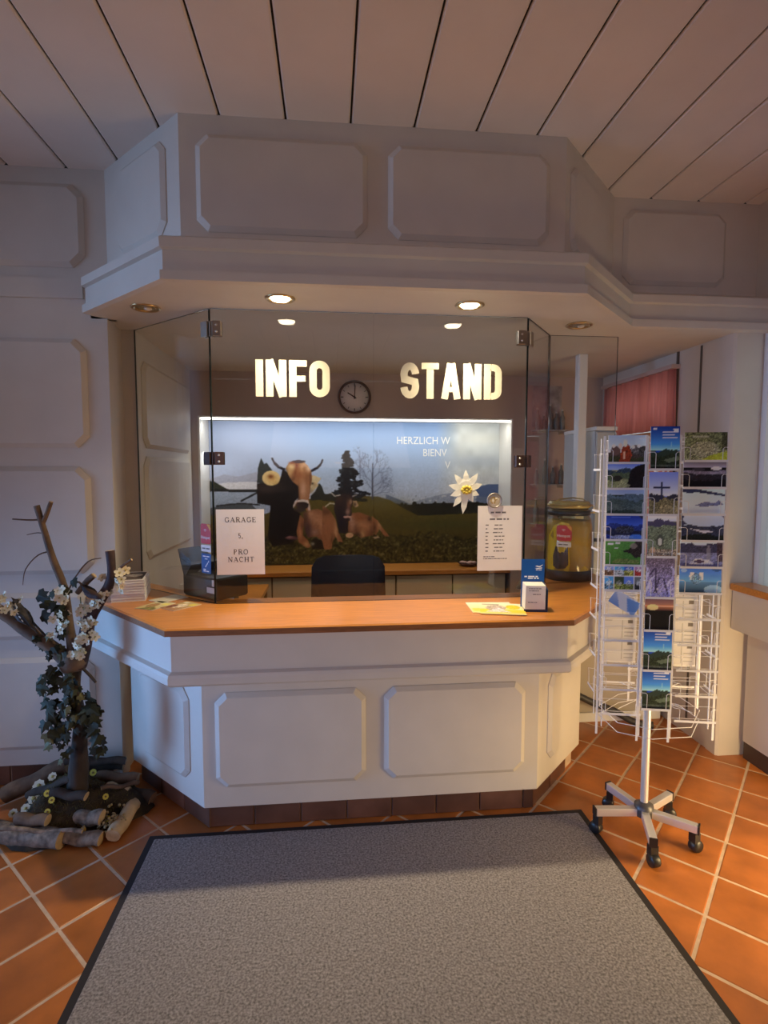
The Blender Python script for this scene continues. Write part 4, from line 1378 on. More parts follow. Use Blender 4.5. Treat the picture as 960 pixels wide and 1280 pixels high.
# stack of booklets: each one a thing
ba, bx, by = math.radians(12), -1.005, 2.825
cvb = Canvas(40, 30, (60, 48, 46), 5)
cvb.grad(0, (70, 58, 58), 30, (40, 34, 34)).ell(24, 12, 12, 7, (190, 180, 172), .8, .15).ell(12, 20, 9, 5, (120, 104, 98), .8, .1).poly([(5, 30), (18, 16), (36, 24), (40, 30)], (96, 84, 80), 1, .15)
bkm = mat('booklet_edge', (.80, .75, .72), .7, var=.03, scale=30)
nb = 8
for k in range(nb):
    z = ZT + k * .0128
    t = thing('booklet', 'white booklet with a dark cover picture, topmost of the stack on the worktop' if k == nb - 1 else 'white booklet, %s from the bottom of the stack on the worktop' % ('first', 'second', 'third', 'fourth', 'fifth', 'sixth', 'seventh')[k], 'booklet', (bx, by, z), 'stacked booklets on the worktop')
    a = ba + random.uniform(-.012, .012)
    ox, oy = random.uniform(-.002, .002), random.uniform(-.002, .002)
    M = Matrix.Translation((bx + ox, by + oy, z)) @ Matrix.Rotation(a, 4, 'Z')
    MB().box((-.075, -.125, 0.0008), (.075, .125, .0118), 0, M).build('pages', bkm, t)
    b = MB(); b.box((-.0765, -.1265, 0), (.0765, .1265, .0008), 0, M); b.box((-.0765, -.1265, .0118), (.0765, .1265, .0126), 0, M)
    b.build('cover', mat('white_cover', (.74, .70, .68), .45), t)
    if k == nb - 1:
        u, v = M.to_3x3() @ Vector((.13, 0, 0)), M.to_3x3() @ Vector((0, .2, 0))
        sheet('cover_picture', cvb, M @ Vector((-.065, -.1, .0128)), u, v, 0, parent=t)
# two leaflets and a card before the glass
cl1 = Canvas(34, 24, (206, 196, 160), 8)
cl1.grad(0, (214, 206, 172), 24, (190, 172, 120)).ell(12, 12, 8, 6, (150, 110, 70), .8, .2).rect(20, 4, 32, 9, (226, 214, 120)).poly([(4, 24), (20, 14), (34, 20), (34, 24)], (128, 120, 70), 1, .2)
cl2 = Canvas(34, 24, (180, 150, 120), 9)
cl2.grad(0, (200, 180, 130), 24, (150, 110, 80)).ell(16, 12, 9, 6, (220, 206, 190), .8, .2).ell(8, 16, 5, 5, (110, 60, 50), .9, .2).rect(22, 3, 33, 8, (210, 196, 90)).rect(2, 2, 12, 5, (226, 220, 200))
for nm, lab, cvx, x, y, a in (('leaflet', 'cream leaflet with brown pictures beside the booklets on the worktop', cl1, -.82, 2.605, -28), ('leaflet', 'reddish brown leaflet with a yellow corner near the black printer', cl2, -.70, 2.585, -40)):
    a = math.radians(a)
    u, v = Vector((math.cos(a), math.sin(a), 0)) * .105, Vector((-math.sin(a), math.cos(a), 0)) * .15
    o = Vector((x, y, ZT + .0022)) - u / 2 - v / 2
    sheet(nm, cvx, o, u, v, .0018, lab, 'leaflet')
a = math.radians(-38)
u, v = Vector((math.cos(a), math.sin(a), 0)) * .105, Vector((-math.sin(a), math.cos(a), 0)) * .15
sheet('leaflet', Canvas(6, 8, (214, 206, 188)).grad(0, (220, 214, 198), 8, (204, 196, 176)), Vector((-.80, 2.745, ZT + .0022)) - u / 2 - v / 2, u, v, .0018, 'plain pale leaflet behind the two printed leaflets on the worktop', 'leaflet')

# label printer with raised lid, behind the angled pane
pr = thing('label_printer', 'black label printer with its lid raised, behind the angled glass pane', 'printer', (-.66, 2.82, ZT))
d1, n1 = wd, -wn
o = Vector((-.555, 2.662, ZT)) + n1 * .004
Q = lambda a, c, z: o + d1 * a + n1 * c + Vector((0, 0, z))
bp_m = mat('black_plastic', (.018, .018, .019), .35)
r8 = lambda z, e: [Q(e, e, z), Q(.27 - e, e, z), Q(.27 - e, .19 - e, z), Q(e, .19 - e, z)]
MB().rings([r8(0, .006), r8(.01, 0), r8(.10, 0), r8(.108, .008)], 0, True, False).build('body', bp_m, pr)
b = MB()
l0, l1 = (.268, .05, .10), (.335, .06, .215)
b.rings([[Q(.25, 0.0, .10), Q(.265, 0.0, .092), Q(.265, .19, .092), Q(.25, .19, .10)], [Q(.20, .0, .16), Q(.33, .02, .18), Q(.33, .17, .18), Q(.20, .19, .16)], [Q(.225, .02, .168), Q(.36, .03, .225), Q(.36, .16, .225), Q(.225, .17, .168)]], 0, True, False)
b.build('lid', bp_m, pr)
b = MB(); b.rings([[Q(.012, -.0012, .035), Q(.075, -.0012, .035), Q(.075, -.0012, .062), Q(.012, -.0012, .062)][::-1], [Q(.012, 0, .035), Q(.075, 0, .035), Q(.075, 0, .062), Q(.012, 0, .062)][::-1]], 0, True, False)
b.build('label', paper, pr)
b = MB(); b.rings([[Q(.012, -.0012, .07), Q(.034, -.0012, .07), Q(.034, -.0012, .102), Q(.012, -.0012, .102)][::-1], [Q(.012, 0, .07), Q(.034, 0, .07), Q(.034, 0, .102), Q(.012, 0, .102)][::-1]], 0, True, False)
b.build('label', paper, pr)
# metal clip ledge inside the corner
tag(MB().bbox((-.735, 2.875, ZT + .109), (-.675, 2.915, ZT + .135), .004).build('tape_roll', mat('grey_roll', (.42, .42, .42), .4)), 'small grey block lying on top of the black printer', 'block')

# leaflets on the other end of the worktop
cf = Canvas(44, 32, (226, 220, 190), 4)
cf.grad(0, (230, 226, 206), 32, (214, 200, 120)).rect(0, 18, 44, 27, (226, 196, 40), .8).ell(16, 14, 10, 8, (170, 156, 150), .9, .2).ell(33, 11, 7, 6, (214, 186, 40), .9, .1).poly([(6, 26), (18, 12), (30, 26)], (206, 196, 204), .9, .15).rect(3, 3, 20, 6, (120, 116, 110), .6)
a = math.radians(-14)
u, v = Vector((math.cos(a), math.sin(a), 0)) * .20, Vector((-math.sin(a), math.cos(a), 0)) * .20
sheet('flyer', cf, Vector((.655, 2.31, ZT + .0045)), u, v, .0018, 'yellow and white flyer lying on the worktop by the brochure holder', 'flyer')
a = math.radians(-4)
u, v = Vector((math.cos(a), math.sin(a), 0)) * .21, Vector((-math.sin(a), math.cos(a), 0)) * .19
sheet('flyer', Canvas(30, 24, (222, 216, 196), 6).grad(0, (226, 220, 204), 24, (220, 204, 130)).rect(2, 14, 28, 20, (222, 198, 70), .8), Vector((.628, 2.335, ZT + .0022)), u, v, .0018, 'pale flyer mostly hidden under the yellow and white flyer', 'flyer')

# blue counter dispenser with cards
hd = thing('brochure_holder', 'blue cardboard dispenser holding white cards on the worktop', 'brochure holder', (.93, 2.38, ZT))
a = math.radians(-8)
hu, hv = Vector((math.cos(a), math.sin(a), 0)), Vector((-math.sin(a), math.cos(a), 0))
ho_ = Vector((.862, 2.335, ZT))
Q = lambda x, y, z: ho_ + hu * x + hv * y + Vector((0, 0, z))
blue = mat('blue_board', (.012, .10, .36), .35)
q8 = lambda pts: pts
b = MB()
b.rings([[Q(0, .075, 0), Q(.105, .075, 0), Q(.105, .078, 0), Q(0, .078, 0)], [Q(.005, .088, .225), Q(.110, .088, .225), Q(.110, .091, .225), Q(.005, .091, .225)]], 0, True, False)
b.build('back_board', blue, hd)
b = MB()
b.rings([[Q(.098, -.002, 0), Q(.105, -.002, 0), Q(.105, .075, 0), Q(.098, .075, 0)], [Q(.102, .004, .10), Q(.107, .004, .10), Q(.107, .08, .12), Q(.102, .08, .12)]], 0, True, False)
b.rings([[Q(0, -.004, 0), Q(.105, -.004, 0), Q(.105, 0, 0), Q(0, 0, 0)], [Q(0, -.004, .012), Q(.105, -.004, .012), Q(.105, 0, .012), Q(0, 0, .012)]], 0, True, False)
b.build('tray', mat('dark_blue_board', (.01, .03, .09), .4), hd)
b = MB()
b.rings([[Q(.004, -.003, .012), Q(.094, -.003, .012), Q(.094, .07, .012), Q(.004, .07, .012)], [Q(.008, .002, .118), Q(.096, .002, .118), Q(.096, .075, .122), Q(.008, .075, .122)]], 0, True, False)
b.build('card_block', mat('card_stock', (.80, .78, .72), .6), hd)
b = MB()
fu = (Q(.096, .002, .118) - Q(.008, .002, .118)).normalized(); fv = (Q(.008, .002, .118) - Q(.004, -.003, .012)).normalized()
bars(b, Q(.006, -.0035, .012), fu, fv, [(.012, .07, .092), (.012, .06, .082), (.03, .065, .066), (.01, .05, .03)], .003, .0004, 3)
b.build('small_print', mat('grey_ink', (.16, .15, .16), .7), hd)['kind'] = 'stuff'
b = MB()
fn = hu.cross(Vector((0, .05, 1)).normalized())
bo = Q(.003, .083, .13); bv = (Q(.005, .088, .225) - Q(0, .075, 0)).normalized()
bnn = hu.cross(bv)
Pp = sticker_frame(bo, hu, bv, bnn)
for pts in ([(.062, .063), (.072, .066), (.080, .063), (.098, .071), (.085, .058), (.072, .060)], [(.060, .054), (.074, .055), (.094, .057), (.094, .053), (.074, .050)]):
    flat(b, Pp, pts, .001, .0016)
bars(b, bo + bnn * .001, hu, bv, [(.014, .078, .012), (.03, .08, .004)], .006, .0005, 8)
bars(b, bo + bnn * .001, hu, bv, [(.066, .092, .044)], .004, .0005, 8)
b.build('lettering', mat('white_print', (.84, .85, .86), .5), hd)

# big glass jar with clamp lid
JX, JY = 1.402, 3.085
jar = thing('storage_jar', 'big glass jar with a wire clamp lid and a red sticker on the worktop', 'jar', (JX, JY, ZT))
jg = glass('jar_glass', (.95, .92, .80))
amber = mat('amber_fill', (.50, .36, .085), .6, var=.15, scale=9)
MB().lathe([(.118, .0), (.131, .012), (.134, .05), (.134, .30), (.126, .355), (.108, .385), (.108, .415), (.104, .415), (.104, .385), (.122, .352), (.130, .30), (.130, .05), (.126, .014), (.0, .01)], (JX, JY, ZT), 36, caps=False).build('body', jg, jar)
MB().lathe([(.0, .012), (.124, .014), (.128, .05), (.128, .30), (.120, .345), (.06, .35), (.0, .352)], (JX + .0, JY + .0, ZT), 30, caps=False).build('filling', amber, jar)
MB().lathe([(.112, .376), (.121, .378), (.121, .406), (.112, .408)], (JX, JY, ZT), 32, caps=False).build('seal', black_plastic, jar)
MB().lathe([(.134, .000), (.137, .005), (.137, .055), (.134, .06)], (JX, JY, ZT), 32, caps=False).build('base_band', black_plastic, jar)
MB().lathe([(.0, .45), (.07, .462), (.11, .458), (.122, .44), (.122, .428), (.112, .418), (.0, .418)], (JX, JY, ZT), 32, caps=False).build('lid', mat('gold_tinted_lid', (.55, .43, .15), .2, coat=.4), jar)
gold = mat('gold_wire', (.55, .42, .16), .3, .9)
b = MB()
ring = lambda z, r: [(JX + r * math.cos(2 * math.pi * i / 32), JY + r * math.sin(2 * math.pi * i / 32), ZT + z) for i in range(33)]
b.tube(ring(.436, .126), .005, 6); b.tube(ring(.405, .118), .003, 6)
b.tube([(JX - .126, JY, ZT + .436), (JX - .07, JY - .03, ZT + .47), (JX, JY - .04, ZT + .478), (JX + .07, JY - .03, ZT + .47), (JX + .126, JY, ZT + .436)], .0035, 6)
b.tube([(JX + .126, JY - .01, ZT + .436), (JX + .147, JY - .012, ZT + .425), (JX + .15, JY - .012, ZT + .385), (JX + .128, JY - .01, ZT + .39)], .005, 6)
b.build('clamp', gold, jar)
bag = mat('yellow_bag', (.96, .74, .03), .35, var=.12, scale=14)
jf = Vector((-.42, -.907, 0))
ja = math.atan2(jf.y, jf.x)


def on_jar(da, z, r=.1295):
    return Vector((JX + r * math.cos(ja + da), JY + r * math.sin(ja + da), ZT + z))


def patch(name, pts, m, r, parent, t=.0025):
    """piece that follows the jar's wall; pts: (angle, height) outline, fan from the middle"""
    b = MB()
    ca = sum(p[0] for p in pts) / len(pts); cz = sum(p[1] for p in pts) / len(pts)
    n = len(pts)
    vs, fs = [], []
    for rr_ in (r, r - t):
        vs += [on_jar(ca, cz, rr_)] + [on_jar(ca + (a - ca) * .5, cz + (z - cz) * .5, rr_) for a, z in pts] + [on_jar(a, z, rr_) for a, z in pts]
    m_ = 2 * n + 1
    for s, o_ in ((1, 0), (-1, m_)):
        for i in range(n):
            j = (i + 1) % n
            f = [(o_, o_ + 1 + i, o_ + 1 + j), (o_ + 1 + i, o_ + 1 + n + i, o_ + 1 + n + j, o_ + 1 + j)]
            fs += [x if s > 0 else tuple(reversed(x)) for x in f]
    for i in range(n):
        j = (i + 1) % n
        fs.append((1 + n + i, m_ + 1 + n + i, m_ + 1 + n + j, 1 + n + j))
    b.add(vs, fs, 0, False)
    return b.build(name, m, parent)


patch('yellow_bag', [(-1.0, .04), (-.75, .018), (.02, .018), (.10, .1), (.04, .2), (.14, .29), (.02, .335), (-.3, .342), (-.65, .32), (-.98, .26), (-1.05, .15)], bag, .1298, jar, .002)
patch('dark_window', [(-.66, .085), (-.45, .068), (-.1, .075), (.04, .10), (.0, .2), (-.55, .2), (-.68, .14)], mat('dark_contents', (.06, .035, .05), .4, var=.5, scale=40), .1304, jar, .0005)
patch('yellow_lump', [(.55, .03), (1.1, .03), (1.05, .07), (.8, .09), (.58, .07)], bag, .1298, jar, .002)
# sticker on the jar
su = Vector((-math.sin(ja), math.cos(ja), 0)); su = su if su.x > 0 else -su
so = on_jar(-.16, .20, .1378) - su * .042
st = thing('sticker', 'red wireless hotspot sticker on the big glass jar', 'sticker', so)
sn = Vector((math.cos(ja - .16), math.sin(ja - .16), 0)); su = Vector((-sn.y, sn.x, 0)); su = su if su.x > 0 else -su; so = on_jar(-.16, .20, .1378) - su * .042
hotspot(st, so + sn * .001, su, Vector((0, 0, 1)), sn, .084, .125)
tag(MB().bbox((1.50, 2.955, 1.205), (1.585, 2.972, 1.225), .003).build('door_handle_bar', black_plastic), 'short black bar fixed to the glass beside the jar', 'bar')
# tape dispenser wedge by the jar
b = MB()
b.rings([[(1.03, 2.77, ZT), (1.12, 2.86, ZT), (1.09, 2.92, ZT), (.99, 2.82, ZT)], [(1.06, 2.80, ZT + .055), (1.08, 2.83, ZT + .055), (1.06, 2.86, ZT + .055), (1.03, 2.83, ZT + .055)]], 0, True, False)
tag(b.build('tape_dispenser', black_plastic), 'black wedge-shaped tape dispenser behind the glass by the jar', 'dispenser')
# ================================================================ POSTCARD RACK
RX, RY = 1.372, 2.185
rack = thing('postcard_rack', 'white wire postcard rack turning on a five-armed castor foot', 'rack', (RX, RY, 0))
MB().tube([(RX, RY, .10), (RX, RY, .62)], .0165, 14).build('pole', alu, rack)
MB().tube([(RX, RY, .62), (RX, RY, 1.76)], .008, 8).build('spindle', wire_m, rack)
MB().lathe([(.032, .585), (.032, .615), (.02, .62), (.02, .585)], (RX, RY, 0), 16).build('bearing_collar', mat('grey_collar', (.55, .56, .58), .4, .5), rack)
MB().lathe([(.03, .085), (.04, .09), (.04, .135), (.024, .145), (.018, .15)], (RX, RY, 0), 18).build('hub', mat('dark_hub', (.10, .10, .11), .4, .4), rack)
ends = [(1.293, 1.985), (1.53, 2.045), (1.558, 2.283), (1.315, 2.385), (1.158, 2.205)]
for ex, ey in ends:
    d = Vector((ex - RX, ey - RY, 0))
    L = d.length
    ang = math.atan2(d.y, d.x)
    M = Matrix.Translation((RX, RY, 0)) @ Matrix.Rotation(ang, 4, 'Z')
    arm = MB().bbox((.03, -.0155, .088), (L, .0155, .122), .003, 0, M).build('foot_arm', alu, rack)
    MB().box((L, -.016, .086), (L + .006, .016, .124), 0, M).build('end_cap', black_plastic, arm)
    ca = random.uniform(-1.2, 1.2)
    Mc = M @ Matrix.Translation((L - .014, 0, 0)) @ Matrix.Rotation(ca, 4, 'Z')
    b = MB()
    b.box((-.012, -.017, .045), (.016, .017, .087), 0, Mc)
    b.lathe([(.0, -.018), (.024, -.018), (.0265, -.012), (.0265, .012), (.024, .018), (.0, .018)], (0, 0, 0), 18, 0, Mc @ Matrix.Translation((.01, 0, .027)) @ Matrix.Rotation(math.pi / 2, 4, 'X'), caps=False)
    b.build('castor', black_plastic, arm)

RA = math.radians(-12)
rt, rn = Vector((math.cos(RA), math.sin(RA), 0)), Vector((math.sin(RA), -math.cos(RA), 0))   # tangent, outward normal of the front
LOWZ, TOPZ = .535, 1.735


def pocket_mesh(w, hook, name):
    b = MB()
    t, dpt = .0012, .026
    for yy in (0, -dpt):
        b.tube([(-w / 2, yy, 0), (w / 2, yy, 0)], t, 4, smooth=False)
    b.box((-w / 2, -dpt - .0012, -.005), (w / 2, -dpt + .0006, .004))
    for s in (-1, 1):
        x = s * (w / 2 - .02)
        b.tube([(x, 0, 0), (x, -dpt, 0), (x, -dpt - .002, hook - .006), (x + s * .006, -dpt - .002, hook), (x + s * .019, -dpt, hook), (x + s * .02, 0, hook - .004)], t, 4, smooth=False)
    b.tube([(-w / 2, 0, hook), (w / 2, 0, hook)], t * .8, 4, smooth=False)
    return b.mesh(name, wire_m)


p_wide, p_slim = pocket_mesh(.158, .052, 'pocket'), pocket_mesh(.112, .066, 'pocket')
up_me = MB()
up_me.box((-.0042, -.0012, LOWZ - .012), (.0042, .0012, TOPZ + .01))
up_me = up_me.mesh('upright', wire_m)


def column(cx, cy, ang, w, zs, slim, z0=LOWZ, z1=TOPZ):
    M = Matrix.Translation((cx, cy, 0)) @ Matrix.Rotation(ang, 4, 'Z')
    for s in (-1, 1):
        place(up_me, 'upright', rack, M @ Matrix.Translation((s * (w / 2 + .004), .004, 0)))
    for z in zs:
        place(p_slim if slim else p_wide, 'pocket', rack, M @ Matrix.Translation((0, 0, z)))


LZ = [1.638 - .1015 * k for k in range(11)]
RZ = [1.645 - .1035 * k for k in range(11)]
CZ = [1.612, 1.438, 1.275, 1.115, .985, .825, .68 - .012]
LC, CC, RC = (1.168, 2.062), (1.277, 1.992), (1.444, 1.995)
column(*LC, RA, .158, LZ, False)
column(*CC, RA, .112, CZ, True)
column(*RC, RA, .158, RZ, False)
# rear columns and side columns
AX = Vector((RX, RY))
BL_, BC_, BR_ = (1.322, 2.335), (1.455, 2.37), (1.585, 2.29)
column(*BL_, RA + math.pi, .158, LZ, False)
column(*BC_, RA + math.pi, .112, CZ, True)
column(*BR_, RA + math.pi, .158, RZ, False)
column(1.150, 2.205, RA - math.pi / 2, .112, CZ, True)
column(1.592, 2.135, RA + math.pi / 2, .112, CZ, True)
# hoops that tie the uprights together
sides = [AX + Vector((rt.x, rt.y)) * .215, AX - Vector((rt.x, rt.y)) * .205]
P8 = [Vector(LC), Vector(CC), Vector(RC), sides[0], Vector(BR_), Vector(BC_), Vector(BL_), sides[1]]
for z in (LOWZ, LOWZ + .04, 1.12, TOPZ):
    pts = [(p.x, p.y, z) for p in P8] + [(P8[0].x, P8[0].y, z)]
    MB().tube(pts, .0015, 5, smooth=False).build('hoop', wire_m, rack)
for z in (LOWZ + .10, TOPZ - .01):
    for p in (LC, RC, BL_, BR_):
        MB().tube([(p[0], p[1], z), (RX, RY, z)], .0014, 5, smooth=False).build('spoke', wire_m, rack)


def scape(sky0, sky1, hz, layers, seed, w=42, h=30):
    c = Canvas(w, h, (128, 128, 128), seed)
    c.grad(0, sky0, h * hz, sky1)
    c.rect(0, h * hz, w, h, layers[-1][2])
    for y, a, col in layers:
        c.ridge(h * y, h * a, col, seed + int(y * 97), nz=.12)
    return c


def blue_card():
    c = Canvas(32, 46, (20, 60, 150), 3)
    c.grad(0, (22, 46, 120), 24, (74, 150, 214))
    c.grad(20, (70, 140, 210), 26, (150, 196, 214))
    c.ridge(26, 1.2, (38, 52, 44), 4).ridge(31, 1.5, (34, 44, 30), 8, nz=.2)
    c.poly([(14, 36), (30, 32), (32, 36), (20, 39)], (96, 110, 88), .8).rect(0, 41, 32, 43, (92, 100, 92), .5, .2).rect(0, 43, 32, 46, (26, 30, 30))
    c.rect(13, 6, 29, 7, (206, 220, 236)).rect(13, 9, 26, 10, (190, 208, 230)).rect(13, 12, 29, 13, (190, 208, 230)).poly([(24, 3), (30, 3), (30, 7), (26, 7)], (226, 232, 238)).rect(3, 2, 7, 4, (200, 190, 220)).rect(22, 17, 23, 22, (150, 190, 226), .6)
    return c


left_cards = []
c = scape((150, 170, 222), (186, 196, 224), .62, [(.62, .03, (66, 56, 50)), (.8, .03, (52, 54, 34))], 2)
c.ell(8, 17, 5, 5, (90, 70, 66)).ell(6, 12, 2, 2, (226, 190, 178)).ell(13, 12, 2, 3, (214, 176, 160)).poly([(12, 30), (14, 16), (18, 8), (23, 12), (25, 22), (22, 30)], (128, 52, 30), 1, .15).ell(18, 9, 2.4, 4, (220, 190, 170)).ell(17, 22, 1.4, 4, (206, 150, 120)).ell(30, 16, 6, 5, (84, 80, 78), 1, .3).ell(37, 18, 5, 6, (60, 58, 56), 1, .3).ell(32, 12, 2, 2, (216, 196, 186)).ell(26, 13, 1.6, 1.6, (214, 190, 178))
left_cards.append((c, 'postcard of a reddish brown horned cow before a crowd'))
c = scape((70, 96, 176), (140, 160, 204), .34, [(.3, .05, (44, 58, 72)), (.46, .05, (70, 84, 62)), (.7, .04, (120, 126, 88))], 5)
c.poly([(20, 30), (24, 12), (30, 6), (42, 2), (42, 30)], (22, 18, 20), 1, .2).ell(11, 19, 5, 3, (40, 40, 36)).poly([(8, 30), (14, 20), (24, 26), (22, 30)], (140, 142, 104), .7, .2)
left_cards.append((c, 'postcard of a dark forest edge over a pale mountain path'))
c = scape((104, 128, 176), (140, 156, 176), .3, [(.3, .04, (70, 88, 100)), (.48, .05, (60, 76, 76)), (.7, .05, (72, 86, 84)), (.86, .03, (40, 54, 50))], 8)
left_cards.append((c, 'postcard of grey green hills under a dull sky'))
c = scape((24, 40, 122), (60, 90, 176), .5, [(.45, .04, (34, 50, 112)), (.62, .05, (30, 36, 60)), (.84, .03, (28, 46, 120))], 11)
c.ell(20, 19, 10, 4, (50, 54, 66), 1, .3).ell(17, 27, 12, 2, (170, 184, 214), .7, .2).ell(32, 27, 7, 3, (70, 120, 200), .8).poly([(34, 0), (42, 0), (42, 9), (36, 6)], (40, 40, 60), 1, .2).rect(6, 5, 26, 6, (120, 150, 216), .5)
left_cards.append((c, 'postcard of a deep blue mountain lake'))
c = Canvas(42, 30, (72, 128, 54), 14)
c.grad(0, (84, 138, 66), 30, (60, 104, 42)).noise(.06).poly([(42, 0), (32, 4), (26, 12), (18, 15), (26, 17), (32, 22), (42, 20)], (40, 36, 34), 1, .25).ell(30, 9, 4, 3, (130, 120, 110), .8).rect(3, 6, 9, 8, (226, 236, 216)).rect(11, 5, 16, 7, (226, 236, 216)).rect(10, 11, 14, 12, (210, 226, 200)).poly([(8, 26), (14, 23), (36, 24), (36, 28), (8, 28)], (120, 116, 70), .6, .2)
left_cards.append((c, 'green meadow postcard with white lettering and a dark animal'))
c = Canvas(42, 30, (230, 234, 240), 17)
for k, (sk, gr) in enumerate((((120, 140, 200), (96, 74, 56)), ((70, 150, 226), (150, 160, 160)), ((60, 90, 170), (130, 130, 60)), ((150, 110, 150), (150, 50, 46)), ((70, 140, 200), (80, 110, 130)), ((50, 66, 50), (110, 120, 60)), ((90, 120, 200), (90, 100, 50)), ((90, 96, 100), (40, 40, 40)))):
    x, y = (k % 4) * 10.4 + .3, (k // 4) * 15 + .3
    c.rect(x, y, x + 10, y + 14.2, sk).rect(x, y + 7.5, x + 10, y + 14.2, gr, 1, .3).ell(x + 5, y + 7, 3, 3, (190, 190, 190), .5, .4)
left_cards.append((c, 'postcard divided into eight small colourful pictures'))
right_cards = []
c = Canvas(42, 30, (96, 104, 78), 20)
c.grad(0, (86, 94, 66), 30, (120, 126, 92)).noise(.3).ell(20, 18, 14, 8, (150, 152, 130), .6, .3).poly([(16, 30), (26, 24), (42, 20), (42, 30)], (158, 172, 58), 1, .08).rect(36, 0, 42, 18, (52, 54, 38), .8, .3).rect(8, 4, 24, 6, (196, 200, 186), .5)
right_cards.append((c, 'postcard of a stony green river bank'))
c = scape((66, 58, 64), (150, 146, 166), .3, [(.42, .02, (110, 106, 126)), (.52, .03, (34, 32, 42)), (.74, .02, (16, 16, 22))], 23)
c.ell(15, 11, 6, 2, (50, 46, 56)).ell(32, 10, 5, 2, (190, 190, 206)).rect(26, 14, 40, 16, (140, 136, 156), .7)
right_cards.append((c, 'very dark violet postcard of a lake at night'))
c = Canvas(42, 30, (170, 190, 226), 26)
c.grad(0, (164, 186, 216), 30, (176, 184, 212)).poly([(0, 3), (8, 1), (16, 4), (42, 9), (42, 11), (14, 7), (8, 8), (0, 7)], (40, 46, 74), 1, .1).poly([(12, 21), (22, 17), (32, 18), (36, 15), (40, 20), (30, 21), (22, 22)], (70, 76, 110), .8, .15)
right_cards.append((c, 'pale blue postcard of a snowfield under a dark ridge'))
c = scape((168, 176, 220), (150, 166, 220), .5, [(.48, .03, (46, 50, 70)), (.78, .03, (26, 32, 30))], 29)
c.poly([(0, 0), (4, 0), (2, 8), (7, 13), (0, 14)], (52, 54, 78)).poly([(13, 0), (18, 0), (16, 3)], (52, 54, 78)).poly([(36, 0), (42, 0), (42, 6)], (70, 72, 96)).poly([(8, 17), (22, 19), (34, 20), (22, 22)], (186, 190, 206), .9)
right_cards.append((c, 'postcard of black shore silhouettes round a pale lake'))
c = scape((190, 200, 232), (150, 164, 204), .25, [(.2, .05, (52, 52, 76)), (.5, .01, (106, 110, 146)), (.86, .02, (84, 84, 118))], 32)
c.ell(28, 16, 2, 9, (120, 122, 140), .7).poly([(8, 27), (16, 21), (28, 22), (34, 27)], (180, 184, 206), .9, .1).ell(19, 24, 5, 1.6, (70, 56, 80)).rect(36, 4, 42, 24, (54, 40, 46), .8, .2)
right_cards.append((c, 'postcard of dark wooded hills above violet water'))
c = Canvas(42, 30, (56, 104, 186), 35)
c.grad(0, (50, 88, 170), 18, (96, 150, 214)).grad(18, (80, 120, 160), 30, (46, 66, 80)).ell(13, 12, 2.6, 4.5, (206, 216, 232)).ell(22, 12, 2.4, 4.5, (196, 210, 232)).ell(17, 15, 5, 6, (90, 120, 150), .7, .3).ell(34, 26, 9, 5, (170, 206, 226), .6).ell(5, 6, 3, 2, (150, 170, 230), .7).ell(37, 3, 5, 4, (40, 66, 110), .7)
right_cards.append((c, 'bright blue postcard with a white motif'))
mid_cards = [(blue_card(), 'tall blue brochure card of sky over dark fields, topmost of the narrow column')]
c = Canvas(32, 46, (120, 130, 214), 40)
c.grad(0, (100, 118, 206), 26, (186, 190, 232)).ridge(25, 1.2, (40, 42, 54), 3).ridge(30, 2, (96, 92, 66), 9, nz=.25).rect(13, 11, 15, 30, (36, 40, 70)).rect(5, 16, 23, 18, (36, 40, 70)).poly([(6, 46), (16, 34), (32, 38), (32, 46)], (128, 120, 88), .8, .2)
mid_cards.append((c, 'lilac postcard of a summit cross'))
c = Canvas(32, 46, (88, 96, 84), 43)
c.grad(0, (206, 208, 226), 8, (170, 176, 200)).ridge(7, 1.4, (62, 60, 84), 5, 14).ridge(13, 1.2, (92, 104, 86), 6, nz=.2).ell(14, 29, 4, 7, (60, 66, 60), .9).ell(14, 30, 2, 4, (170, 176, 170)).rect(0, 38, 32, 46, (128, 118, 102), 1, .3).rect(4, 36, 9, 42, (180, 150, 120), .7)
mid_cards.append((c, 'grey green postcard of a village in a valley'))
c = Canvas(32, 46, (110, 108, 150), 46)
c.grad(0, (88, 76, 84), 46, (136, 136, 196)).noise(.2)
rr = random.Random(5)
for k in range(16):
    x, y = rr.uniform(0, 32), rr.uniform(4, 34)
    c.line([(x, y), (x + rr.uniform(-7, 7), y + rr.uniform(5, 16))], 1.8, rr.choice([(52, 46, 70), (176, 176, 216), (40, 36, 54), (150, 148, 190)]), .8)
mid_cards.append((c, 'violet postcard of frosted branches'))
c = Canvas(32, 46, (10, 9, 12), 49)
c.grad(0, (74, 56, 72), 12, (150, 104, 84)).grad(12, (196, 130, 84), 19, (70, 42, 40)).ell(9, 15, 6, 4, (250, 196, 130), .8).rect(0, 19, 32, 46, (14, 12, 15)).rect(14, 13, 32, 14, (214, 190, 180), .5)
mid_cards.append((c, 'sunset postcard, almost black below an orange glow'))
mid_cards.append((blue_card(), 'blue brochure card of sky over dark fields, under the sunset postcard'))
mid_cards.append((blue_card(), 'blue brochure card of sky over dark fields, in the lowest pocket of the rack'))


def rack_card(cv, lab, c, ang, w, h, z, group, tilt=.05):
    u = Vector((math.cos(ang), math.sin(ang), 0))
    n = Vector((math.sin(ang), -math.cos(ang), 0))
    v = (Vector((0, 0, 1)) - n * tilt).normalized()
    o = Vector((c[0], c[1], z + .0022)) + n * .0212 - u * w / 2
    cv.a = np.clip(cv.a * 1.32 + 4, 0, 255)
    return sheet('postcard', cv, o, u * w, v * h, .0022, lab, 'postcard', group)


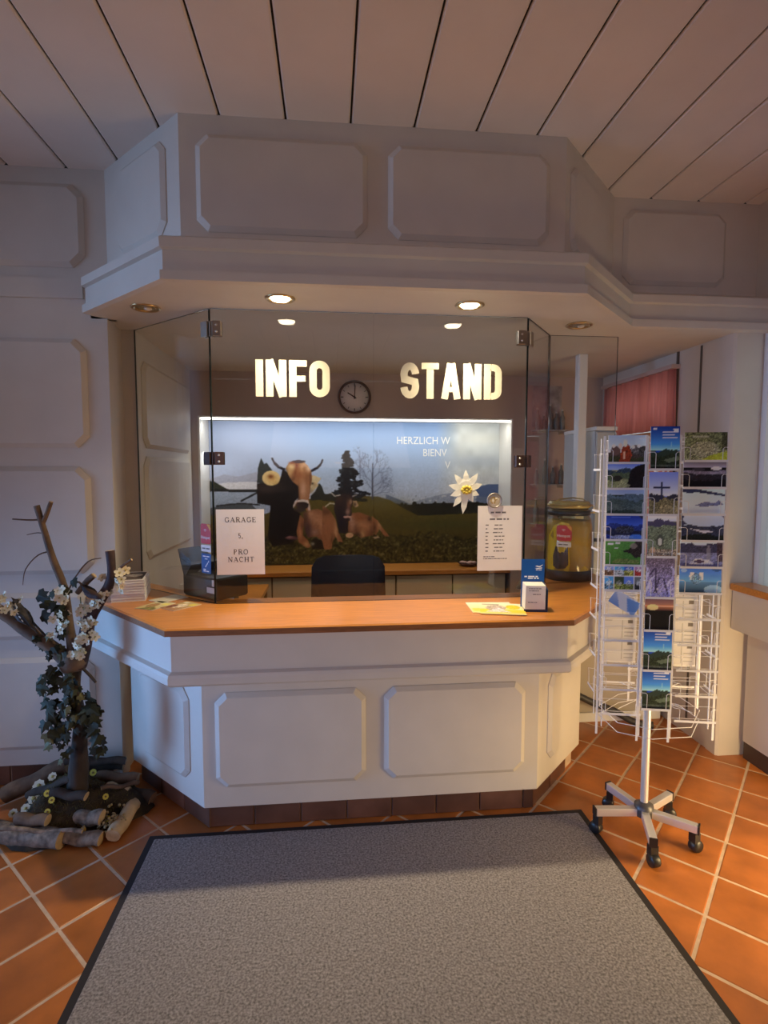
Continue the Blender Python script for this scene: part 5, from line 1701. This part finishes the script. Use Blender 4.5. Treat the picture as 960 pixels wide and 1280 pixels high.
for k, (cv, lab) in enumerate(left_cards):
    rack_card(cv, lab, LC, RA + random.uniform(-.01, .01), .150, .106, LZ[k], 'postcards in the wire rack')
for k, (cv, lab) in enumerate(right_cards):
    rack_card(cv, lab, RC, RA + random.uniform(-.01, .01), .156, .108, RZ[k], 'postcards in the wire rack')
for k, (cv, lab) in enumerate(mid_cards):
    rack_card(cv, lab, CC, RA, .106, .162 if k != 4 else .13, CZ[k], 'postcards in the wire rack')


# reverse sides of cards standing in the far pockets, seen through the empty near ones
def back_canvas(seed):
    c = Canvas(42, 30, (206, 204, 206), seed)
    return c.rect(31, 3, 37, 8, (110, 104, 100)).rect(24, 4, 25, 27, (160, 158, 158)).rect(27, 14, 38, 15, (150, 148, 148)).rect(27, 19, 38, 20, (150, 148, 148)).rect(27, 24, 38, 25, (150, 148, 148)).rect(3, 4, 12, 5, (150, 148, 148))


ords = ('uppermost', 'second', 'third', 'lowest')
for s, (pc, zz, side) in enumerate(((BL_, LZ, 'towards the desk'), (BR_, RZ, 'towards the pier'))):
    for j, k in enumerate((6, 7, 8, 9)):
        u = rt
        o = Vector((pc[0], pc[1], zz[k] + .0022)) - rn * .0185 - u * .075
        sheet('postcard', back_canvas(60 + k), o, u * .150, (Vector((0, 0, 1)) + rn * .03).normalized() * .106, .002, '%s of four white postcard backs on the rack side %s' % (ords[j], side), 'postcard', 'postcard backs in the far pockets')
# one card slipped askew in an otherwise empty near pocket
c = Canvas(30, 22, (190, 206, 236), 71).grad(0, (206, 218, 240), 22, (120, 160, 226)).poly([(0, 0), (12, 0), (26, 22), (14, 22)], (232, 238, 246)).poly([(14, 4), (30, 0), (30, 14), (22, 20)], (90, 140, 214), .8)
a = math.radians(-32)
u = (rt * math.cos(a) + Vector((0, 0, 1)) * math.sin(a))
v = (rt * -math.sin(a) + Vector((0, 0, 1)) * math.cos(a))
sheet('postcard', c, Vector((LC[0] - .055, LC[1] + .012, LZ[6] + .055)) + rn * .012, u * .115, v * .06, .0016, 'pale blue card slipped askew below the divided postcard', 'postcard', 'postcards in the wire rack')

# ================================================================ DRIFTWOOD TREE
bark = mat('dark_bark', (.075, .052, .036), .9, scale=14, col2=(.028, .02, .016), bump=.8, bscale=40, stretch=(1, 1, .5))
barkl = mat('pale_bark', (.20, .125, .075), .85, scale=20, col2=(.10, .062, .04), bump=.6, bscale=50)
birch = mat('mottled_bark', (.34, .26, .19), .85, scale=34, col2=(.09, .068, .05), bump=.7, bscale=50)
cut = mat('cut_wood', (.52, .37, .21), .8, var=.15, scale=30)
leafm = mat('ivy_green', (.020, .026, .010), .7, var=.35, scale=12, rnd=.5)
leaf2 = mat('ivy_light_green', (.10, .095, .035), .7, var=.3, scale=12, rnd=.4)
petal = mat('cream_petal', (.80, .73, .54), .7, var=.05, scale=30, rnd=.1)
tree = thing('driftwood_tree', 'decorative driftwood tree with ivy and white blossom standing in a log bed', 'tree', (-1.16, 2.52, .16))


def branch(name, pts, rads, m, parent=tree, seg=9, capm=cut):
    P = [Vector(p) for p in pts]
    out, rr_ = [], []
    n = 4
    for i in range(len(P) - 1):
        p0, p1, p2, p3 = P[max(i - 1, 0)], P[i], P[i + 1], P[min(i + 2, len(P) - 1)]
        for k in range(n):
            t = k / n
            out.append(.5 * ((2 * p1) + (p2 - p0) * t + (2 * p0 - 5 * p1 + 4 * p2 - p3) * t * t + (3 * p1 - p0 - 3 * p2 + p3) * t ** 3))
            rr_.append(rads[i] * (1 - t) + rads[i + 1] * t)
    out.append(P[-1]); rr_.append(rads[-1])
    return MB().tube(out, rr_, seg, 0, True, True, 1, bump=.25).build(name, [m, capm], parent)


branch('trunk', [(-1.165, 2.53, .12), (-1.15, 2.52, .30), (-1.135, 2.51, .47), (-1.15, 2.50, .60), (-1.15, 2.50, .70), (-1.145, 2.50, .80)], [.052, .038, .030, .026, .033, .028], bark)
kb = MB()
kb.ball((-1.14, 2.485, .755), (.055, .045, .05), 12, 8)
for v_ in range(len(kb.v)):
    p = kb.v[v_]
    kb.v[v_] = p + (p - Vector((-1.14, 2.485, .755))) * .55 * mnoise.noise(p * 14)
kb.build('knot', barkl, tree)
branch('branch', [(-1.145, 2.50, .78), (-1.165, 2.50, .95), (-1.175, 2.50, 1.09), (-1.215, 2.50, 1.215), (-1.245, 2.50, 1.34), (-1.274, 2.50, 1.455)], [.026, .02, .016, .015, .014, .013], barkl)
branch('branch', [(-1.255, 2.50, 1.375), (-1.235, 2.495, 1.41), (-1.208, 2.49, 1.472)], [.012, .010, .009], barkl)
branch('branch', [(-1.16, 2.49, .76), (-1.24, 2.48, .84), (-1.34, 2.47, .93), (-1.44, 2.46, 1.015), (-1.56, 2.45, 1.10)], [.034, .032, .028, .026, .022], barkl)
branch('branch', [(-1.125, 2.49, .74), (-1.085, 2.48, .85), (-1.06, 2.47, .95), (-1.01, 2.46, 1.035), (-.968, 2.45, 1.10), (-.948, 2.44, 1.17), (-.953, 2.44, 1.262)], [.036, .032, .026, .023, .021, .019, .018], mat('plum_bark', (.085, .045, .04), .8, scale=14, col2=(.03, .018, .02), bump=.6, bscale=40))
branch('twig', [(-1.245, 2.50, 1.395), (-1.30, 2.50, 1.392), (-1.375, 2.50, 1.397)], [.0045, .0035, .003], barkl, seg=6)
branch('twig', [(-1.23, 2.50, 1.33), (-1.28, 2.51, 1.335), (-1.33, 2.52, 1.325)], [.003, .0022, .0015], barkl, seg=5)
branch('twig', [(-1.215, 2.50, 1.255), (-1.27, 2.49, 1.24), (-1.32, 2.48, 1.18), (-1.335, 2.48, 1.11)], [.004, .003, .0025, .0015], barkl, seg=5)
branch('twig', [(-1.165, 2.50, 1.06), (-1.12, 2.49, 1.14), (-1.06, 2.48, 1.21), (-1.0, 2.47, 1.225)], [.004, .0035, .003, .002], barkl, seg=5)
branch('twig', [(-.955, 2.44, 1.13), (-.91, 2.43, 1.185), (-.855, 2.42, 1.225)], [.008, .0065, .006], barkl, seg=6)
branch('twig', [(-1.10, 2.48, .73), (-1.06, 2.46, .70), (-1.035, 2.45, .675)], [.007, .006, .005], bark, seg=6)
branch('twig', [(-1.11, 2.48, 1.07), (-1.06, 2.47, 1.125), (-1.03, 2.46, 1.15)], [.012, .014, .013], barkl, seg=7)
branch('twig', [(-1.19, 2.49, .80), (-1.25, 2.46, .90), (-1.29, 2.45, .96)], [.006, .005, .004], bark, seg=6)
branch('twig', [(-1.10, 2.48, .80), (-1.09, 2.46, .95), (-1.085, 2.45, 1.06)], [.004, .003, .0025], mat('green_stem', (.10, .12, .05), .6), seg=5)

# ivy leaves: one lobed leaf, each a part of the tree
lf = [(0, 0), (.30, -.12), (.52, .12), (.36, .30), (.46, .62), (.20, .58), (0, 1.0), (-.20, .58), (-.46, .62), (-.36, .30), (-.52, .12), (-.30, -.12)]


def leaf_mesh(m, fold):
    b = MB()
    vs = [(0, .35, .03)] + [(x, y, -abs(x) * fold) for x, y in lf]
    n = len(lf)
    lo = [(x, y, z - .018) for x, y, z in vs]
    fs = [(0, 1 + i, 1 + (i + 1) % n) for i in range(n)]
    b.add(vs + lo, fs + [tuple(n + 1 + i for i in reversed(f)) for f in fs] + [(1 + i, n + 2 + i, n + 2 + (i + 1) % n, 1 + (i + 1) % n) for i in range(n)], 0, False)
    return b.mesh('ivy_leaf', m)


lms = [leaf_mesh(leafm, .25), leaf_mesh(leafm, .5), leaf_mesh(leaf2, .3)]
rr = random.Random(11)


def leaf(x, z, y, s, mi, spin=None):
    s *= .74
    M = Matrix.Translation((x, y, z)) @ Matrix.Rotation(rr.uniform(-.7, .7), 4, 'Z') @ Matrix.Rotation(math.pi / 2 + rr.uniform(-.5, .3), 4, 'X') @ Matrix.Rotation(rr.uniform(2.2, 4.1) if spin is None else spin, 4, 'Z') @ Matrix.Scale(s, 4)
    place(lms[mi], 'ivy_leaf', tree, M)


for (x0, z0, x1, z1, n, sp, s0, s1) in ((-1.165, .98, -1.17, 1.13, 12, .035, .045, .075), (-1.17, .78, -1.175, .98, 14, .03, .04, .06), (-1.26, .60, -1.19, .80, 14, .03, .045, .075),
                                         (-1.21, .42, -1.22, .60, 16, .035, .05, .085), (-1.17, .33, -1.18, .50, 14, .03, .04, .065), (-1.05, .34, -1.045, .60, 22, .03, .05, .085), (-1.11, .44, -1.12, .66, 12, .03, .04, .07), (-1.21, .80, -1.30, .90, 9, .03, .035, .05), (-1.16, .48, -1.15, .72, 26, .028, .045, .07), (-1.14, .66, -1.17, .80, 9, .03, .04, .055)):
    for k in range(n):
        t = rr.random()
        leaf(x0 + (x1 - x0) * t + rr.gauss(0, sp * .55), z0 + (z1 - z0) * t + rr.gauss(0, .012), 2.455 + rr.uniform(-.035, .03), rr.uniform(s0, s1), 2 if rr.random() < .15 else rr.randint(0, 1))
for x, z, s, mi, sp in ((-1.255, 1.075, .085, 0, 4.4), (-1.235, 1.04, .08, 1, 4.0), (-1.245, .985, .085, 0, 4.3), (-1.28, .665, .09, 1, 4.6), (-1.235, .60, .10, 0, 3.3), (-1.235, .55, .10, 1, 3.1), (-1.055, .615, .085, 0, 2.0), (-1.05, .56, .09, 1, 1.9), (-1.245, .46, .08, 2, 3.6), (-1.04, .50, .08, 0, 2.4), (-1.03, .44, .085, 1, 2.7), (-1.04, .38, .085, 0, 3.0)):
    leaf(x, z, 2.44, s, mi, sp)

# blossom: five petals and an eye
b = MB()
for k in range(5):
    a = 2 * math.pi * k / 5
    M = Matrix.Rotation(a, 4, 'Z')
    P = [(0, .1, .02), (.34, .42, .12), (.30, .82, .2), (0, 1.0, .16), (-.30, .82, .2), (-.34, .42, .12)]
    b.rings([[(x, y, z - .05) for x, y, z in P], P], 0, True, False, M)
b.ball((0, 0, .08), (.2, .2, .14), 6, 4, 1)
blm = b.mesh('blossom', [petal, mat('blossom_eye', (.50, .42, .14), .7)])


def bloom(x, z, y, s):
    M = Matrix.Translation((x, y, z)) @ Matrix.Rotation(rr.uniform(-.8, .8), 4, 'Z') @ Matrix.Rotation(math.pi / 2 + rr.uniform(-.7, .5), 4, 'X') @ Matrix.Rotation(rr.uniform(0, 6), 4, 'Z') @ Matrix.Scale(s, 4)
    place(blm, 'blossom', tree, M)


for cx, cz, n, sp in ((-1.44, 1.045, 14, .035), (-1.36, 1.03, 9, .03), (-1.14, 1.065, 6, .016), (-1.155, 1.095, 2, .008), (-1.155, .985, 5, .018), (-1.15, .93, 4, .014), (-1.19, .905, 2, .01), (-1.06, .885, 9, .024), (-1.09, .81, 10, .022), (-1.045, .95, 6, .02), (-1.02, 1.03, 5, .02), (-1.07, 1.01, 6, .018), (-1.0, 1.06, 4, .018), (-.975, 1.08, 4, .02), (-.915, 1.12, 7, .02), (-.90, 1.165, 2, .01), (-.985, 1.15, 2, .012), (-1.10, .86, 5, .015), (-1.075, .95, 3, .015), (-1.395, 1.075, 3, .015)):
    for k in range(n):
        bloom(cx + rr.gauss(0, sp * .6), cz + rr.gauss(0, sp * .6), 2.425 + rr.uniform(-.02, .02), rr.uniform(.015, .024))

# birds
def bird(name, label, pos, heading, pitch, s, body_m, marks):
    t = thing(name, label, 'bird', pos)
    M = Matrix.Translation(pos) @ Matrix.Rotation(heading, 4, 'Z') @ Matrix.Rotation(pitch, 4, 'Y') @ Matrix.Scale(s, 4)
    prof = [(-1.55, .10, .03, 0), (-1.2, .12, .05, 0), (-.75, .16, .10, 0), (-.5, .28, .24, -.02), (-.1, .40, .38, -.05), (.3, .42, .40, -.02), (.6, .34, .34, .06), (.78, .25, .27, .15), (.98, .26, .28, .24), (1.16, .20, .21, .28), (1.27, .08, .08, .27), (1.42, .035, .035, .25), (1.55, .006, .006, .24)]
    b = MB()
    rings = [[(x, ry * math.cos(2 * math.pi * k / 12), cz + rz * math.sin(2 * math.pi * k / 12)) for k in range(12)] for x, ry, rz, cz in prof]
    b.rings(rings, 0, True, True, M)
    b.build('body', body_m, t)
    for sd in (-1, 1):
        w = MB()
        up = [(.45, .30, .26), (.3, .42, .1), (-.2, .42, -.05), (-1.05, .16, .02), (-.5, .26, .2), (0, .34, .28)]
        P = [(x, sd * (y + .03), z) for x, y, z in up]
        Pi = [(x, sd * (y - .06), z) for x, y, z in up]
        w.rings([Pi, P] if sd > 0 else [P, Pi], 0, True, False, M)
        w.build('wing', marks[0], t)
        MB().ball((1.03, sd * .235, .30), .045, 8, 5, 0, M).build('eye', mat('bird_eye', (.01, .01, .01), .1), t)
        MB().tube([M @ Vector((.0, sd * .14, -.38)), M @ Vector((.05, sd * .14, -.62)), M @ Vector((.22, sd * .14, -.66))], .018 * s, 5).build('leg', ink, t)
        if len(marks) > 1:
            for x0, z0, dz in ((.25, .18, .1), (-.05, .12, .1), (-.35, .08, .08)):
                MB().ball((x0, sd * .455, z0), (.12, .02, dz * .45), 8, 5, 0, M).build('wing_bar', marks[1], t)
            MB().ball((.98, sd * .25, .16), (.13, .03, .07), 8, 5, 0, M).build('cheek', marks[1], t)
    return t


bk = mat('black_feather', (.02, .018, .02), .7)
whf = mat('white_feather', (.62, .58, .54), .8)
bird('bird', 'black and white bird with barred wings on the low branch of the driftwood tree', (-1.315, 2.435, .985), math.radians(168), math.radians(-48), .062, mat('barred_feather', (.10, .085, .085), .8, scale=40, col2=(.02, .018, .018)), [bk, whf])
bird('bird', 'plain dark brown bird with raised tail among the blossom of the driftwood tree', (-1.035, 2.425, 1.085), math.radians(-28), math.radians(32), .05, mat('brown_feather', (.045, .022, .02), .8), [mat('dark_wing', (.028, .016, .016), .8)])

# moss bed
b = MB()
n, m = 30, 10
rings = []
for k in range(m + 1):
    t = k / m
    ring = []
    for i in range(n):
        a = 2 * math.pi * i / n
        r = (1 - t * .97)
        wob = 1 + .14 * math.sin(3 * a + 1) + .08 * math.sin(5 * a + t * 3)
        x, y = .285 * r * wob * math.cos(a), .205 * r * wob * math.sin(a)
        z = .17 * (1 - r ** 2.2) * (1 + .25 * mnoise.noise(Vector((x * 9, y * 9, .5)))) + .02 * mnoise.noise(Vector((x * 30, y * 30, 2)))
        ring.append((-1.185 + x, 2.545 + y, max(z, 0.0) + .001))
    rings.append(ring)
b.rings(rings, 0, True, True)
bed = b.build('moss_bed', mat('moss_and_earth', (.075, .05, .022), .95, scale=16, col2=(.016, .012, .009), bump=1.0, bscale=45))
tag(bed, 'mound of dark moss and earth at the foot of the driftwood tree', 'moss bed')

# logs round the bed
def log(label, p0, p1, r, m, group='logs round the moss bed', r1=None):
    p0, p1 = Vector(p0), Vector(p1)
    pts = [p0 + (p1 - p0) * k / 7 + Vector((0, 0, .006 * math.sin(k * 1.3))) for k in range(8)]
    t = thing('log', label, 'log', (p0 + p1) / 2, group)
    MB().tube(pts, [r + ((r1 or r) - r) * k / 7 for k in range(8)], 12, 0, True, True, 1, bump=.18).build('bark', [m, cut], t)
    return t


log('thick mottled log lying in front of the bed with its cut end showing', (-1.50, 2.42, .045), (-1.145, 2.33, .042), .042, birch)
log('short mottled log in front of the bed, butting against the thick one', (-1.16, 2.36, .032), (-.99, 2.335, .03), .030, birch)
log('pale split log pointing out of the front of the bed beside the mat', (-.93, 2.55, .045), (-.945, 2.345, .033), .033, cut)
log('stubby lichen-covered log lying across the front of the bed', (-1.12, 2.42, .075), (-1.01, 2.40, .085), .03, birch)
log('long dark log at the back of the bed by the desk', (-1.27, 2.755, .15), (-1.045, 2.765, .13), .032, bark)
log('yellowish split log resting on the far side of the bed next to the desk', (-1.13, 2.665, .125), (-.945, 2.655, .105), .030, barkl)
log('small pale log with a light cut face tucked below the yellowish split log', (-1.06, 2.60, .115), (-.955, 2.57, .10), .017, cut)
log('dark log with a round cut end sticking out beside the desk', (-1.04, 2.66, .06), (-.86, 2.60, .036), .033, bark)
log('knobbly dark log under the yellowish split log', (-1.0, 2.67, .03), (-.93, 2.52, .03), .028, bark)
log('brown weathered log leaning on the bed next to the wall', (-1.56, 2.66, .06), (-1.30, 2.72, .16), .04, barkl)
log('thin dark stick lying across the top of the bed behind the tree', (-1.30, 2.70, .19), (-1.02, 2.72, .165), .016, bark)
log('grey stump end at the outer edge of the bed', (-1.58, 2.50, .05), (-1.50, 2.43, .05), .045, birch)


log('short peeled log wedged between the moss and the thick mottled log', (-1.36, 2.40, .10), (-1.22, 2.37, .105), .024, barkl)
log('slim grey stick lying on the mottled logs at the front of the bed', (-1.40, 2.345, .095), (-1.06, 2.325, .075), .009, birch)
log('gnarled dark root lying over the bed in front of the trunk', (-1.25, 2.47, .17), (-1.09, 2.44, .16), .02, bark)
log('crooked dark root running from the trunk towards the wall side', (-1.40, 2.56, .11), (-1.19, 2.52, .20), .018, bark)
log('thin brown twig sticking out of the bed towards the desk', (-1.06, 2.52, .15), (-.92, 2.60, .12), .010, barkl)


# flowers
def daisy_mesh(pm, cm, n, lw):
    b = MB()
    for k in range(n):
        M = Matrix.Rotation(2 * math.pi * k / n, 4, 'Z')
        P = [(-.12 * lw, .2, 0), (.12 * lw, .2, 0), (.2 * lw, .8, .06), (0, 1, .04), (-.2 * lw, .8, .06)]
        b.rings([[(x, y, z - .05) for x, y, z in P], P], 0, True, False, M)
    b.ball((0, 0, .05), (.34, .34, .2), 8, 5, 1)
    return b, [pm, cm]


yel = mat('yellow_petal', (.66, .52, .06), .7)
ory = mat('orange_petal', (.68, .40, .05), .7)
cen = mat('brown_eye', (.26, .16, .05), .8)


def flower(name, label, x, y, z, s, kind, group):
    t = thing(name, label, 'flower', (x, y, z), group)
    b, ms = daisy_mesh({'w': petal, 'y': yel, 'o': ory}[kind], cen if kind != 'w' else mat('lemon_eye', (.55, .48, .16), .7), 8 if kind == 'w' else 10, 1.6)
    M = Matrix.Translation((x, y, z)) @ Matrix.Rotation(math.radians(55) + rr.uniform(-.2, .2), 4, 'X') @ Matrix.Rotation(rr.uniform(0, 6), 4, 'Z') @ Matrix.Scale(s, 4)
    b.v = [M @ p for p in b.v]
    b.build('head', ms, t)
    MB().tube([(x, y, z), (x + .004, y + .01, z - .03), (x, y + .012, z - .075)], .0022, 5).build('stem', mat('green_stem', (.10, .12, .05), .6), t)


def fz(x, y):
    hit, loc, *_ = bed.ray_cast(Vector((x, y, 2)), Vector((0, 0, -1)))
    return (loc.z if hit else .03) + .03


ordn = ('first', 'second', 'third', 'fourth', 'fifth', 'sixth', 'seventh', 'eighth', 'ninth', 'tenth')
bpy.context.view_layer.update()
WF = [(-1.372, 2.600), (-1.379, 2.567), (-1.362, 2.535), (-1.395, 2.530), (-1.366, 2.475), (-1.391, 2.490), (-1.441, 2.511), (-1.33, 2.64)]
for k, (x, y) in enumerate(sorted(WF, key=lambda p: -p[1])):
    flower('white_flower', 'white artificial flower on the moss bed, %s of its clump counted from the wall' % ordn[k], x, y, fz(x, y), rr.uniform(.020, .028), 'w', 'white flowers on the moss bed')
YF_ = [(-1.263, 2.457, 'y'), (-1.235, 2.437, 'y'), (-1.249, 2.385, 'y'), (-1.236, 2.40, 'y'), (-1.237, 2.352, 'y'), (-1.130, 2.608, 'y'), (-1.032, 2.499, 'y'), (-1.004, 2.440, 'y'), (-1.030, 2.444, 'y')]
OF_ = [(-1.081, 2.372, 'o'), (-1.054, 2.396, 'o')]
for lst, cn in ((YF_, 'yellow'), (OF_, 'orange')):
    for k, (x, y, kd) in enumerate(sorted(lst, key=lambda p: -p[0])):
        flower('daisy', '%s daisy on the moss bed, %s of its colour counted from the desk' % (cn, ordn[k]), x, y, fz(x, y), rr.uniform(.013, .017), kd, cn + ' daisies on the moss bed')
# dried flower heads: too small and many to count
b = MB()
for k in range(130):
    x, y = rr.gauss(-.985, .03), rr.gauss(2.425, .03)
    z = fz(x, y) - .025 + rr.uniform(0, .035)
    b.ball((x, y, z), rr.uniform(.004, .008), 5, 3)
b.build('dried_flowers', mat('straw_flower', (.36, .29, .16), .9, var=.3, scale=40), bed)['kind'] = 'stuff'
b = MB()
for k in range(1500):
    a, r = rr.uniform(0, 6.283), math.sqrt(rr.random())
    x, y = -1.185 + .25 * r * math.cos(a), 2.545 + .17 * r * math.sin(a)
    z = fz(x, y) - .034
    h = rr.uniform(.008, .024)
    dx, dy = rr.gauss(0, .012), rr.gauss(0, .012)
    b.add([(x - .002, y, z), (x + .002, y, z), (x, y + .003, z), (x + dx, y + dy, z + h)], [(0, 1, 3), (1, 2, 3), (2, 0, 3)])
b.build('moss_tufts', mat('olive_moss', (.12, .095, .025), .9, var=.4, scale=18), bed)['kind'] = 'stuff'
